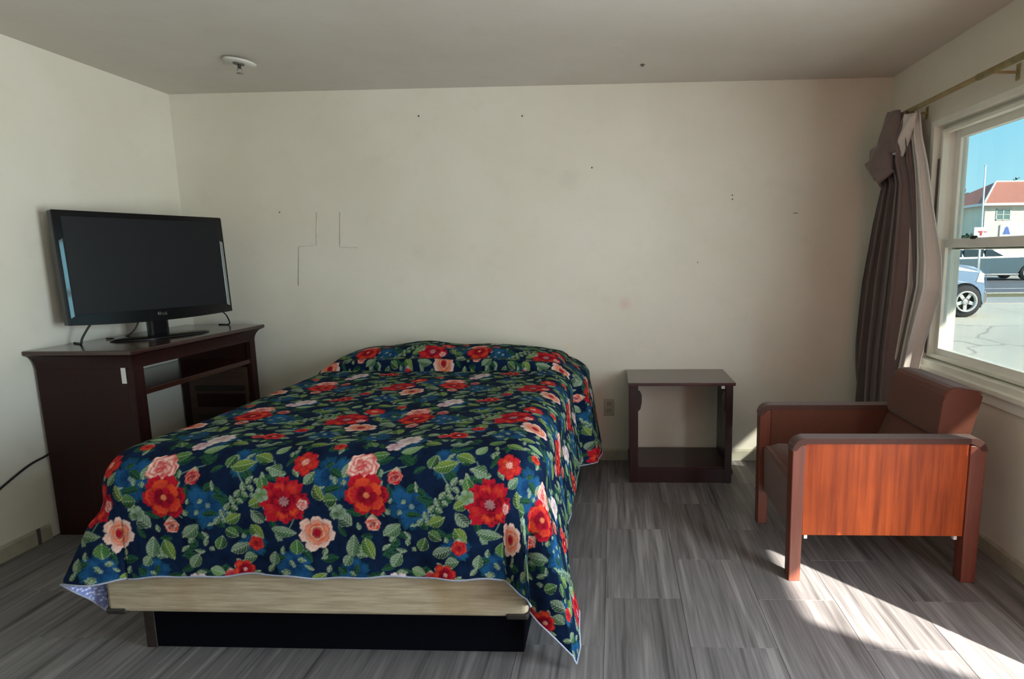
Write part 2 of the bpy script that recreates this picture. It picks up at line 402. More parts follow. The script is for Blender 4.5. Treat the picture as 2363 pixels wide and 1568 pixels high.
w2 = bpy.data.objects.new('added_window', None); COL.objects.link(w2); w2['kind'] = 'structure'  # the added fill window, built once more in place
obj('window_frame', ring(W2_Y0 - .05, W2_Y1 + .05, W2_Z0 - .05, W2_Z1 + .05, .05, XR - .012, XR + .04, .004), M_trim, w2)
obj('added_rail', bx(XR + .01, XR + .04, W2_Y0, W2_Y1, 1.32, 1.37, .003), M_trim, w2)
obj('added_blind', bx(XR + .085, XR + .09, W2_Y0, W2_Y1, W2_Z0, W2_Z1), M_white, w2)
# doorway nearer than the frame's edge
dr = bpy.data.objects.new('door_1', None); COL.objects.link(dr); dr['kind'] = 'structure'
bm = bmesh.new()
for a, b in ((DOOR_Y0 - .06, DOOR_Y0), (DOOR_Y1, DOOR_Y1 + .06)): box(bm, XR - .012, XR + T + .01, a, b, 0, DOOR_Z + .06, .003)
box(bm, XR - .012, XR + T + .01, DOOR_Y0, DOOR_Y1, DOOR_Z, DOOR_Z + .06, .003)
obj('door_frame', bm, M_trim, dr)
leaf = obj('door_leaf', bx(XR - .96, XR - .03, DOOR_Y0 - .12, DOOR_Y0 - .08, .012, DOOR_Z - .01, .003), plain('door_paint', (.45, .10, .07, 1), .5), dr)
obj('door_knob', lt([(0, 0), (.012, 0), (.012, .03), (.028, .04), (.03, .055), (.02, .068), (0, .07)], (XR - .88, DOOR_Y0 - .08, 1.0), n=20, mat=Matrix.Rotation(-PI / 2, 4, 'X')), M_rod, leaf)

# ---------------------------------------------------------------- curtain rod and curtain
rod = thing('curtain_rod', 'thin dull brass curtain rod mounted above the window', 'curtain rod', (XR - .09, 2.6, 2.148))
obj('pole', tb([(XR - .09, y, 2.148) for y in (1.5, 2.0, 2.6, 3.2, 3.50)], .0125, n=12), M_rod, rod)
obj('pole_sleeve', tb([(XR - .09, y, 2.148) for y in (1.5, 2.2, 2.79)], .0150, n=12), M_rod, rod)
for yb in (2.66, 3.38):
    bm = bx(XR - .004, XR, yb - .012, yb + .012, 2.10, 2.165, .001); box(bm, XR - .098, XR - .004, yb - .005, yb + .005, 2.126, 2.136, .001)
    obj('bracket', bm, M_rod, rod)
cur = thing('curtain', 'taupe curtain knotted at the top, bunched beside the window', 'curtain', (XR - .1, 3.4, .15))
def ribbon(name, mat, keys, nf, amp, ph, parent, na=150, nz=110, drift=.8, th=.0022, xo=0, ztop=2.15, zbot=.15):
    bm = bmesh.new(); zs = [k[0] for k in keys]
    V = []
    for i in range(nz + 1):
        z = ztop + (zbot - ztop) * i / nz
        f = lambda j: float(np.interp(-z, [-q for q in zs], [k[j] for k in keys]))
        ya, yb, xc, am = f(1), f(2), f(3), f(4)
        row = []
        for k in range(na + 1):
            a = k / na; w = 2 * PI * nf * a + ph + drift * math.sin(z * 2.3 + a * 5)
            x = xc + am * amp * (math.sin(w) + .3 * math.sin(2.3 * w + z)) + xo
            y = ya + (yb - ya) * a + .35 * (yb - ya) / nf * math.sin(w * 2 + 1) * .4
            row.append(bm.verts.new((x, y, z)))
        V.append(row)
    for A, B in zip(V, V[1:]):
        for k in range(na):
            fc = bm.faces.new((A[k], A[k + 1], B[k + 1], B[k])); fc.smooth = True
    me = bpy.data.meshes.new(name); bm.to_mesh(me); bm.free(); o = link(name, me, mat, parent)
    md = o.modifiers.new('thickness', 'SOLIDIFY'); md.thickness = th; return o
keys = [(2.15, 3.38, 3.50, 1.625, .4), (2.0, 3.36, 3.58, 1.60, .6), (1.88, 3.32, 3.62, 1.595, .7), (1.76, 3.28, 3.56, 1.60, .6), (1.55, 3.24, 3.62, 1.60, .8), (1.2, 3.22, 3.70, 1.60, 1.0), (.8, 3.26, 3.71, 1.595, 1.1), (.4, 3.26, 3.72, 1.59, 1.1), (.15, 3.26, 3.72, 1.59, 1.1)]
ribbon('curtain_panel', M_curtain, keys, 4.5, .05, .4, cur)
keys2 = [(2.15, 3.36, 3.44, 1.655, .3), (2.0, 3.30, 3.40, 1.64, .5), (1.85, 3.24, 3.36, 1.645, .6), (1.6, 3.16, 3.34, 1.650, .7), (1.35, 3.06, 3.32, 1.648, .9), (1.2, 3.04, 3.30, 1.645, 1.0), (.9, 3.14, 3.33, 1.635, 1.0), (.6, 3.20, 3.36, 1.62, 1.0), (.15, 3.22, 3.38, 1.61, 1.0)]
lin = ribbon('lining', M_lining, keys2, 3, .034, 1.2, cur, drift=.5); lin['label'] = 'pale lining turned toward the glass'
def flap(name, mat, quad, bow=.03, th=.012, rot=0):
    """a folded flap of cloth over four corner points"""
    bm = bmesh.new(); A, B, C_, D_ = [Vector(q) for q in quad]; n = 10; V = []
    nrm = (B - A).cross(D_ - A).normalized()
    if nrm.x > 0: nrm = -nrm
    for i in range(n + 1):
        r = []
        for j in range(n + 1):
            u, v = i / n, j / n; p = (A * (1 - u) + B * u) * (1 - v) + (D_ * (1 - u) + C_ * u) * v
            p += nrm * (bow * math.sin(PI * u) * (.6 + .4 * math.sin(PI * v)) + .007 * math.sin(9 * u + 5 * v))
            r.append(bm.verts.new(p))
        V.append(r)
    for a, b in zip(V, V[1:]):
        for k in range(n):
            f = bm.faces.new((a[k], a[k + 1], b[k + 1], b[k])); f.smooth = True
    me = bpy.data.meshes.new(name); bm.to_mesh(me); bm.free(); o = link(name, me, mat, cur)
    md = o.modifiers.new('t', 'SOLIDIFY'); md.thickness = th; return o
cx = 1.56
flap('knot_fold', M_curtain, [(cx + .03, 3.56, 2.17), (cx + .03, 3.42, 2.16), (cx + .0, 3.38, 1.93), (cx, 3.66, 1.93)], .045)
flap('knot_fold', M_curtain, [(cx - .01, 3.68, 1.97), (cx - .01, 3.44, 2.0), (cx, 3.40, 1.83), (cx - .02, 3.60, 1.80)], .055)
flap('knot_fold', M_curtain, [(cx - .02, 3.70, 1.90), (cx - .03, 3.54, 1.93), (cx, 3.38, 1.83), (cx - .02, 3.50, 1.74)], .05)
q = flap('knot_lining', M_lining, [(cx + .045, 3.41, 2.13), (cx + .075, 3.32, 2.12), (cx + .03, 3.36, 1.90), (cx + .01, 3.46, 1.93)], .02); q['label'] = 'pale lining corner'
cur_w = cur

# ---------------------------------------------------------------- desk
dk = thing('desk', 'dark mahogany desk with flared cornice top, standing in the corner', 'desk', (-2.59, 3.18, 0))
bx0, bx1, by0, by1 = -2.83, -2.345, 2.69, 3.667
ZT = .957; ZC = .862
obj('side_panel', bx(bx0, bx1, by0, by0 + .045, 0, ZC, .003), M_mahog, dk)
obj('side_panel', bx(bx0, bx1, by1 - .04, by1, 0, ZC, .003), M_mahog, dk)
bm = bx(bx1 - .028, bx1 + .006, by0 - .004, by0 + .068, 0, ZC, .004)
obj('corner_post', bm, M_mahog, dk)
obj('corner_post', bx(bx1 - .028, bx1 + .004, by1 - .05, by1 + .003, 0, ZC, .004), M_mahog, dk)
obj('shelf', bx(bx0 + .05, bx1 - .004, by0 + .045, by1 - .04, .716, .744, .002), M_mahog_x, dk)
M_inner = wood('side_panel_lining', (.045, .022, .014, 1), (.085, .045, .028, 1), 'x', .6, 0)
obj('lining_frame', bx(bx0 + .055, bx1 - .035, by1 - .052, by1 - .040, .06, .690), M_inner, dk)
for zr in (.535, .345, .16):
    obj('drawer_runner', bx(bx0 + .10, bx1 - .06, by1 - .060, by1 - .052, zr, zr + .034, .002), M_darkmetal, dk)
    obj('drawer_runner', bx(bx0 + .10, bx1 - .06, by1 - .054, by1 - .050, zr - .11, zr - .02, .001), M_mahog, dk)
obj('front_rail', bx(bx1 - .03, bx1 + .004, by0 + .068, by1 - .05, ZC - .002, ZT - .016, .002), M_mahog_x, dk)
# flared cornice: rings growing outward
bm = bmesh.new(); prev = None
N_ = 9
for i in range(N_ + 1):
    t = i / N_; z = ZC + (ZT - .022 - ZC) * t; q = 1 - math.sqrt(max(0, 1 - t * t))
    q = q * .85 + .15 * t * t
    a = [(bx0 - .02 * q, by0 - .035 * q), (bx1 + .035 * q + .004, by0 - .035 * q), (bx1 + .035 * q + .004, by1 + .055 * q), (bx0 - .02 * q, by1 + .055 * q)]
    r = [bm.verts.new((x, y, z)) for x, y in a]
    if prev:
        for k in range(4): bm.faces.new((prev[k], prev[(k + 1) % 4], r[(k + 1) % 4], r[k]))
    prev = r
inn = [bm.verts.new((x, y, ZT - .022)) for x, y in ((bx0 + .03, by0 + .03), (bx1 - .03, by0 + .03), (bx1 - .03, by1 - .03), (bx0 + .03, by1 - .03))]
for k in range(4): bm.faces.new((prev[k], prev[(k + 1) % 4], inn[(k + 1) % 4], inn[k]))
obj('cornice', bm, M_mahog, dk)
obj('top', bx(XL + .003, bx1 + .042, by0 - .040, by1 + .062, ZT - .022, ZT, .005), M_mahog_x, dk)
q = obj('paper_label', bx(bx1 - .050, bx1 - .027, by0 - .0062, by0 - .0046, .79, .868), M_white, dk); q['label'] = 'torn white paper sticker'

# ---------------------------------------------------------------- television
A = Vector((-2.732, 2.782, 0)); B = Vector((-2.40, 3.545, 0))
mid = (A + B) / 2; ux = (B - A).normalized(); wid = (B - A).length
nrm = Vector((ux.y, -ux.x, 0))      # toward the room
tv = thing('television', 'black flat screen television standing on the corner desk', 'television', (mid.x, mid.y, ZT))
tv.rotation_euler = (0, 0, math.atan2(ux.y, ux.x))
TILT = Matrix.Translation((0, 0, .09)) @ Matrix.Rotation(math.radians(-2.6), 4, 'X') @ Matrix.Translation((0, 0, -.09))
def tvo(name, bm, mat, parent=None, smooth=False, local=False):
    if not name.startswith('stand'): bmesh.ops.transform(bm, matrix=TILT, verts=bm.verts)
    me = bpy.data.meshes.new(name); bmesh.ops.recalc_face_normals(bm, faces=bm.faces)
    if smooth:
        for f in bm.faces: f.smooth = True
    bm.to_mesh(me); bm.free(); me.materials.append(mat)
    o = bpy.data.objects.new(name, me); COL.objects.link(o); o.parent = parent or tv; return o
# local frame: x along width, -y toward viewer, z up
tz0, tz1 = .090, .680; hw = wid / 2
def tv_outline(g=0):
    p = []
    n = 24
    for k in range(n + 1):
        x = -hw + g + (2 * hw - 2 * g) * k / n; p.append((x, tz0 + g + .018 * (x / hw) ** 2))
    p += [(hw - g, tz1 - g - .006), (hw - g - .006, tz1 - g), (-hw + g + .006, tz1 - g), (-hw + g, tz1 - g - .006)]
    return p
bm = pr(tv_outline(), 'y', -.022, .022, bev=.004)
tvo('bezel', bm, M_blackplastic)
bm = pr(rrect(-hw + .05, hw - .05, tz0 + .04, tz1 - .05, .03), 'y', .020, .062, bev=.012, seg=3)
tvo('rear_housing', bm, M_matteblack)
M_strip = plain('mirror_acrylic_strip', (.30, .34, .36, 1), .06, metal=1, var=.02)
sc = tvo('screen', bx(-hw + .036, hw - .036, -.0235, -.018, tz0 + .066, tz1 - .030, .001), M_screen)
for s in (-1, 1):
    bm = pr([(s * (hw - .030), tz0 + .06), (s * (hw - .012), tz0 + .05), (s * (hw - .012), tz1 - .15), (s * (hw - .030), tz1 - .14)], 'y', -.0262, -.020, bev=.0015)
    tvo('gloss_strip', bm, M_strip)
bmt = bmesh.new(); tube(bmt, [(.008 * math.cos(t), -.0235, tz0 + .040 + .008 * math.sin(t)) for t in [2 * PI * k / 20 for k in range(21)]], .0012, n=5, caps=False)
logo = tvo('logo', bmt, M_chrome)
cu = bpy.data.curves.new('logo_lettering', 'FONT'); cu.body = 'LG'; cu.size = .020; cu.align_x = 'LEFT'; cu.extrude = .0006
to = bpy.data.objects.new('logo_lettering', cu); COL.objects.link(to); to.parent = logo; to.rotation_euler = (PI / 2, 0, 0); to.location = (.013, -.0245, tz0 + .033); cu.materials.append(M_chrome)
me_t = bpy.data.meshes.new_from_object(to); bpy.data.objects.remove(to); to = bpy.data.objects.new('logo_lettering', me_t); COL.objects.link(to); to.parent = logo; to.rotation_euler = (PI / 2, 0, 0); to.location = (.013, -.0245, tz0 + .033)
# letter marks inside the round emblem
bmt = bmesh.new(); tube(bmt, [(-.001, -.0237, tz0 + .044), (-.001, -.0237, tz0 + .037), (.003, -.0237, tz0 + .037)], .0008, n=5)
tvo('emblem_mark', bmt, M_chrome, logo)
bm = lt([(0, 0), (.5, 0), (.5, .35), (.46, .75), (.38, 1), (0, 1)], (0, 0, 0), n=48)
bmesh.ops.transform(bm, matrix=Matrix.Diagonal((.50, .25, .016, 1)), verts=bm.verts)
bmesh.ops.translate(bm, vec=(0.01, -.005, 0), verts=bm.verts)
tvo('stand_base', bm, M_blackplastic, smooth=True)
bm = pr(rrect(-.052, .052, -.012, .034, .018), 'z', .012, .105)
tvo('stand_neck', bm, M_blackplastic)
def cable(name, pts, label, r=.0035, cat='cable'):
    p = spline(pts); o = obj(name, tb(p, r, n=8), M_cord); tag(o, label, cat); return o
cable('television_cable', [(-2.70, 2.90, 1.08), (-2.715, 2.87, 1.03), (-2.73, 2.855, .99), (-2.735, 2.85, ZT + .006), (-2.76, 2.87, ZT + .004), (-2.82, 2.9, ZT + .004)], 'black cable hanging behind the left end of the television', .005)
cable('television_cable', [(-2.50, 3.50, 1.085), (-2.50, 3.56, 1.075), (-2.49, 3.62, 1.04), (-2.50, 3.67, .985), (-2.53, 3.70, ZT + .004), (-2.60, 3.71, ZT + .004)], 'thin black cable curving behind the right end of the television', .004)
cable('television_cable', [(-2.63, 3.12, 1.09), (-2.63, 3.09, 1.03), (-2.65, 3.07, .99), (-2.70, 3.06, ZT + .005), (-2.78, 3.05, ZT + .005)], 'short black cable behind the television stand neck', .004)
cable('power_cord', [(-2.838, 2.80, .47), (-2.84, 2.70, .425), (-2.84, 2.60, .405), (-2.841, 2.465, .349), (-2.841, 2.33, .28), (-2.841, 2.1, .17), (-2.83, 1.9, .03), (-2.80, 1.75, .006)], 'black power cord trailing from behind the desk down the left wall', .0055, 'cord')
cable('power_cord', [(-2.82, 2.84, .93), (-2.80, 2.84, .70), (-2.78, 2.86, .50), (-2.74, 2.95, .30), (-2.70, 3.0, .12), (-2.68, 3.0, .006), (-2.6, 2.95, .006)], 'black cord hanging inside the desk knee space', .0065, 'cord')

# ---------------------------------------------------------------- nightstand
ns = thing('nightstand', 'dark open nightstand with one low shelf against the back wall', 'nightstand', (.405, 3.6, 0))
a0, a1, f0, f1 = .098, .708, 3.415, 3.795
obj('top', bx(.086, .722, 3.395, D - .005, .608, .628, .003), M_night_top, ns)
def nside(x0, x1): return bx(x0, x1, f0 + .004, f1, 0, .608, .002)
obj('side_panel', nside(a0, a0 + .022), M_night, ns); obj('side_panel', nside(a1 - .022, a1), M_night, ns)
obj('front_post', bx(a0 - .003, a0 + .048, f0 - .004, f0 + .022, .0, .608, .003), M_night, ns)
obj('front_post', bx(a1 - .040, a1 + .003, f0 - .004, f0 + .022, .0, .608, .003), M_night, ns)
obj('shelf', bx(a0 + .022, a1 - .022, f0 + .01, f1, .075, .095, .002), M_night, ns)
obj('plinth', bx(a0 + .03, a1 - .03, f0 - .002, f0 + .018, 0, .088, .002), M_night, ns)
obj('base_moulding', bx(a1 - .002, a1 + .010, f0 - .006, f1, .055, .085, .003), M_night, ns)
obj('base_moulding', bx(a0 - .006, a0 + .002, f0 - .006, f1, .055, .085, .003), M_night, ns)
for s, x in ((1, a0 + .048), (-1, a1 - .040)):
    pts = [(x, .575), (x + s * .012, .570), (x + s * .022, .545), (x + s * .022, .50), (x + s * .014, .46), (x, .445)]
    obj('drawer_bracket', pr(pts if s > 0 else pts[::-1], 'y', f0 + .006, f0 + .020, bev=.001), M_darkmetal, ns)
q = obj('bracket_block', bx(a1 - .066, a1 - .045, f0 + .006, f0 + .020, .585, .606, .002), M_white, ns); q['label'] = 'small pale plastic block'

# ---------------------------------------------------------------- outlet
ou = thing('wall_outlet', 'small beige electrical outlet low on the back wall', 'outlet', (-.033, D, .37))
obj('cover_plate', bx(-.068, .002, D - .006, D, .312, .426, .002), plain('outlet_ivory', (.50, .47, .38, 1), .45), ou)
for zc in (.392, .346):
    obj('socket', bx(-.049, -.017, D - .008, D - .005, zc - .015, zc + .015, .002), plain('socket_face', (.40, .37, .30, 1), .5), ou)
    bm = bx(-.042, -.039, D - .0086, D - .0078, zc - .003, zc + .008); box(bm, -.027, -.024, D - .0086, D - .0078, zc - .003, zc + .008)
    obj('slot', bm, M_nail, ou)

# ---------------------------------------------------------------- sprinkler on ceiling
sp = thing('ceiling_sprinkler', 'white round ceiling plate with a small hanging sprinkler head', 'sprinkler', (-1.98, 3.19, HC))
tilt = Matrix.Rotation(math.radians(7), 4, 'Y')
obj('cover_plate', lt([(0, -.012), (.03, -.013), (.072, -.010), (.078, -.004), (.078, 0), (.070, .001), (0, .001)], (-1.975, 3.19, HC - .014), n=36, mat=tilt), M_white, sp)
obj('recess', lt([(0, -.006), (.026, -.006), (.028, .0), (0, .0)], (-1.98, 3.186, HC - .026), n=24, mat=tilt), M_nail, sp)
obj('pipe', tb([(-1.98, 3.19, HC - .02), (-1.98, 3.19, HC - .050)], .008, n=12), M_darkmetal, sp)
bm = bmesh.new()
for s in (-1, 1): tube(bm, [(-1.98 + s * .006, 3.19, HC - .046), (-1.98 + s * .014, 3.19, HC - .058), (-1.98 + s * .002, 3.19, HC - .074)], .0022, n=6)
obj('yoke', bm, M_chrome, sp)
obj('deflector', lt([(0, 0), (.018, .001), (.018, .003), (0, .003)], (-1.98, 3.19, HC - .078), n=16), M_chrome, sp)

# ---------------------------------------------------------------- armchair (faces the bed, -x)
ch = thing('armchair', 'boxy armchair with orange wood sides and brown upholstery under the window', 'armchair', (1.12, 2.635, 0))
YA, YB = 2.336, 2.935
for side, (ya, yb) in enumerate(((YA, YA + .062), (YB - .062, YB))):
    nr = side == 0
    # legs taper slightly to the floor
    for (xa, xb) in ((.735, .790), (1.449, 1.515)):
        bm = bx(xa, xb, ya, yb, 0, .60, .004)
        for v in bm.verts:
            if v.co.z < .05: v.co.x = (v.co.x - (xa + xb) / 2) * .88 + (xa + xb) / 2
        obj('leg', bm, M_leg, ch)
    ro = .052; outer = [(.733, .575)]
    for k in range(9):
        t = PI - PI / 2 * k / 8; outer.append((.733 + ro + ro * math.cos(t), .578 + ro * math.sin(t)))
    for k in range(9):
        t = PI / 2 - PI / 2 * k / 8; outer.append((1.517 - ro + ro * math.cos(t), .578 + ro * math.sin(t)))
    outer.append((1.517, .575))
    inner = [(1.495, .575), (1.482, .600), (1.455, .611), (.795, .611), (.765, .600), (.752, .575)]
    obj('armrest', pr(outer + inner, 'y', ya - .003, yb + .003, bev=.004), M_arm, ch)
    yo = (ya + .008, ya + .018) if nr else (yb - .018, yb - .008)
    obj('side_panel', bx(.790, 1.449, yo[0], yo[1], .205, .610, .001), M_lam, ch)
    yi = (ya + .018, yb + .002) if nr else (ya - .002, yb - .018)
    obj('arm_padding', bx(.788, 1.452, yi[0], yi[1], .30, .612, .008), M_uph, ch)
    yk = (ya + .014, ya + .03) if nr else (yb - .03, yb - .014)
    for xk in (.800, 1.418):
        q = obj('corner_bracket', bx(xk, xk + .014, yk[0], yk[1], .186, .207, .001), M_white, ch)
sy0, sy1 = YA + .066, YB - .066
o = obj('seat_cushion', pr([(.775, .40), (.79, .425), (.83, .437), (1.30, .415), (1.34, .40), (1.34, .31), (.775, .31)], 'y', sy0, sy1, bev=.018, seg=3), M_uph, ch, smooth=True)
obj('front_apron', pr([(.757, .405), (.765, .420), (.80, .42), (.805, .185), (.79, .172), (.772, .172), (.764, .185)], 'y', sy0, sy1, bev=.006), M_uph, ch)
obj('seat_frame', bx(.80, 1.45, sy0, sy1, .215, .305, .003), M_leg, ch)
def rounded(pts, r, n=5):
    out = []; N = len(pts)
    for i in range(N):
        p = Vector(pts[i]); a = (Vector(pts[i - 1]) - p); b = (Vector(pts[(i + 1) % N]) - p); ri = r[i] if isinstance(r, list) else r
        a = p + a.normalized() * ri; b = p + b.normalized() * ri
        for k in range(n + 1):
            t = k / n; out.append(tuple((1 - t) ** 2 * a + 2 * t * (1 - t) * p + t * t * b))
    return out
obj('backrest', pr(rounded([(1.350, .600), (1.372, .838), (1.530, .806), (1.482, .600)], [.03, .075, .02, .02]), 'y', sy0 + .005, sy1 - .005, bev=.014, seg=3), M_uph, ch)
obj('lower_back', pr(rounded([(1.285, .40), (1.375, .625), (1.47, .625), (1.45, .26), (1.33, .26)], .02), 'y', sy0, sy1, bev=.008), M_uph, ch)

# ---------------------------------------------------------------- bed
bed = thing('bed', 'bed with exposed beige box spring on a black base', 'bed', (-1.0, 2.8, 0))
obj('base', bx(-1.685, -.321, 1.862, 3.72, 0, .187, .004), M_base_black, bed)
obj('corner_post', bx(-1.690, -1.652, 1.857, 1.895, 0, .186, .003), plain('chipped_black_wood', (.03, .016, .012, 1), .5, var=.4, sc=60), bed)
bsq = obj('box_spring', bx(-1.742, -.292, 1.778, 3.785, .187, .338, .016, 3), M_boxspring, bed)
obj('corner_guard', bx(-1.748, -1.675, 1.774, 1.83, .181, .205, .008), M_darkmetal, bed)
obj('corner_guard', bx(-.365, -.288, 1.774, 1.83, .181, .205, .008), M_darkmetal, bed)
obj('mattress', bx(-1.715, -.29, 1.79, 3.775, .338, .715, .055, 4), plain('mattress_ticking', (.6, .57, .5, 1), .8), bed)

# ---------------------------------------------------------------- printed bedspread
TU, TV_ = .674, .570
NP = 760; NQ = int(NP * TV_ / TU)
tile = np.zeros((NQ, NP, 3)); 
def C3(r, g, b): return np.array(srgb(r, g, b)[:3])
uu, vv = np.meshgrid((np.arange(NP) + .5) / NP * TU, (np.arange(NQ) + .5) / NQ * TV_)
def vnoise(u, v, f, seed):
    r = np.random.default_rng(seed); n = 64; g = r.random((n, n)); x = u * f; y = v * f
    xi = np.floor(x).astype(int); yi = np.floor(y).astype(int); fx = x - xi; fy = y - yi
    fx = fx * fx * (3 - 2 * fx); fy = fy * fy * (3 - 2 * fy); G = lambda a, b: g[b % n, a % n]
    return (G(xi, yi) * (1 - fx) + G(xi + 1, yi) * fx) * (1 - fy) + (G(xi, yi + 1) * (1 - fx) + G(xi + 1, yi + 1) * fx) * fy
bgf = np.clip(vnoise(uu, vv, 24, 3) * .6 + vnoise(uu, vv, 70, 4) * .4, 0, 1)[..., None]
tile[:] = C3(10, 17, 36) * (1 - bgf) + C3(18, 40, 72) * bgf
def stamp(cx, cy, R, fn):
    """fn(x, y) gives colour (n,3) and cover (n) in metres about the motif's centre; wraps round the repeat"""
    du = (uu - cx + TU / 2) % TU - TU / 2; dv = (vv - cy + TV_ / 2) % TV_ - TV_ / 2
    mk = (np.abs(du) < R) & (np.abs(dv) < R); x, y = du[mk], dv[mk]
    c, a = fn(x, y); a = np.clip(a, 0, 1)[:, None]; tile[mk] = tile[mk] * (1 - a) + c * a
def lerp(a, b, t): t = np.clip(t, 0, 1)[:, None]; return a * (1 - t) + b * t
def smooth(x, w=.0016): return np.clip(x / w + .5, 0, 1)
def flower(cx, cy, R, layers, centre, rot=0, cr=.17, jag=.06, seed=0):
    r_ = np.random.default_rng(seed + 100)
    for (frac, n, ca, cb, edge) in layers:
        ph = rot + r_.random() * 6; lens = r_.uniform(.86, 1.06, n); tone = r_.random(n)
        def fn(x, y, ph=ph, lens=lens, tone=tone, frac=frac, n=n):
            r = np.hypot(x, y); t = (np.arctan2(y, x) - ph) % (2 * PI); k = (t / (2 * PI) * n).astype(int) % n; ft = (t / (2 * PI) * n) % 1
            lob = np.abs(np.sin(PI * ft)) ** .42
            rb = R * frac * lens[k] * (.70 + .30 * lob) * (1 + jag * (np.sin(t * 17 + seed) * .5 + np.sin(t * 29) * .3))
            q = r / (rb + 1e-9); st = .5 + .5 * np.sin(ft * 26 + 3 * q)
            c = lerp(ca, cb, np.clip(tone[k] * .9 + .35 * st * q + .15 * (q - .5), 0, 1))
            c = lerp(c, edge, (q > .86) * .75 + 0 * q)
            c = c * (1 - .55 * ((1 - lob) ** 1.0))[:, None] * (.72 + .28 * np.clip(q * 1.4, 0, 1))[:, None]
            return c, smooth(rb - r)
        stamp(cx, cy, R * 1.25, fn)
    def fc(x, y):
        r = np.hypot(x, y); t = np.arctan2(y, x); rb = R * cr * (1 + .18 * np.sin(9 * t))
        return lerp(centre[0], centre[1], .5 + .5 * np.sin(t * 14) * np.sin(r * 2400)), smooth(rb - r)
    if cr: stamp(cx, cy, R, fc)
def rose(cx, cy, R, ca, cb, dark, rot=0, seed=0):
    def fn(x, y):
        r = np.hypot(x, y); t = np.arctan2(y, x) + rot; rb = R * (1 + .07 * np.sin(5 * t + seed) + .05 * np.sin(11 * t))
        q = r / rb; sp = .5 + .5 * np.sin(q * 15 + t * 1.0 + 1.8 * np.sin(t * 2.5 + q * 6 + seed)); s2 = .5 + .5 * np.sin(t * 7 + q * 9)
        c = lerp(ca, cb, sp ** 1.6 * .95); c = lerp(c, dark, (1 - q) ** 2 * .9 + .35 * (s2 > .8)); return c, smooth(rb - r)
    stamp(cx, cy, R * 1.2, fn)
def leaf(cx, cy, L, wd, ang, ca, cb, vein=C3(176, 190, 158), curve=0.):
    ca_, sa = math.cos(ang), math.sin(ang)
    def fn(x, y):
        a = x * ca_ + y * sa; b = -x * sa + y * ca_; q = a / L; b = b - curve * L * (q * q)
        w = wd * np.clip(np.cos(PI * q), 0, 1) ** .72 * (1 - .55 * q) * 1.08
        c = lerp(ca, cb, .42 + .45 * b / (wd + 1e-9) + .38 * np.sin(a * 620 + np.abs(b) * 520)); c = c * (.55 + .45 * np.clip((w - np.abs(b)) / .004, 0, 1))[:, None]
        c = lerp(c, vein, (np.abs(b) < .0013) * .6 + (np.abs(np.abs(b) - w) < .0016) * .55)
        return c, smooth(w - np.abs(b)) * (np.abs(q) < .5)
    stamp(cx, cy, L * .62 + wd, fn)
def stem(x0, y0, x1, y1, w=.0016, c=C3(110, 140, 120)):
    cx, cy = (x0 + x1) / 2, (y0 + y1) / 2; L = math.hypot(x1 - x0, y1 - y0); a = math.atan2(y1 - y0, x1 - x0)
    def fn(x, y):
        p = x * math.cos(a) + y * math.sin(a); q = -x * math.sin(a) + y * math.cos(a) - .06 * L * (1 - (2 * p / L) ** 2)
        return np.repeat(c[None], len(x), 0), smooth(w - np.abs(q)) * (np.abs(p) < L / 2)
    stamp(cx, cy, L * .6 + .01, fn)
NAVY2 = C3(20, 52, 92); BLU = C3(32, 84, 128); TEAL = C3(22, 66, 80)
LG, MG, DG, YG, PG = C3(98, 138, 76), C3(44, 84, 48), C3(20, 46, 38), C3(134, 156, 72), C3(146, 166, 142)
RED, DRED, ORG, CRM = C3(184, 26, 44), C3(112, 10, 36), C3(214, 76, 42), C3(226, 200, 188)
PCH, PNK, SAL = C3(226, 128, 88), C3(208, 92, 92), C3(216, 156, 136)
# blue shadow flowers
for i, (x, y, R) in enumerate([(.42, -.01, .072), (.16, .075, .07), (.36, .25, .06), (.02, -.22, .062), (.22, -.24, .05), (.53, .14, .055), (.56, -.15, .05)]):
    flower(x, y, R, [(1.1, 6, NAVY2, BLU, TEAL), (.7, 6, NAVY2, BLU, BLU)], (PG, BLU), seed=i, cr=.12, jag=.10)
# dark green filler foliage
r_ = np.random.default_rng(5)
for i in range(90):
    leaf(r_.random() * TU, r_.random() * TV_, r_.uniform(.03, .06), r_.uniform(.008, .013), r_.random() * 6.28, DG, C3(40, 84, 58), vein=C3(60, 104, 76), curve=r_.uniform(-.3, .3))
for i in range(95):
    leaf(r_.random() * TU, r_.random() * TV_, r_.uniform(.018, .036), r_.uniform(.005, .009), r_.random() * 6.28, MG, PG, curve=r_.uniform(-.3, .3))
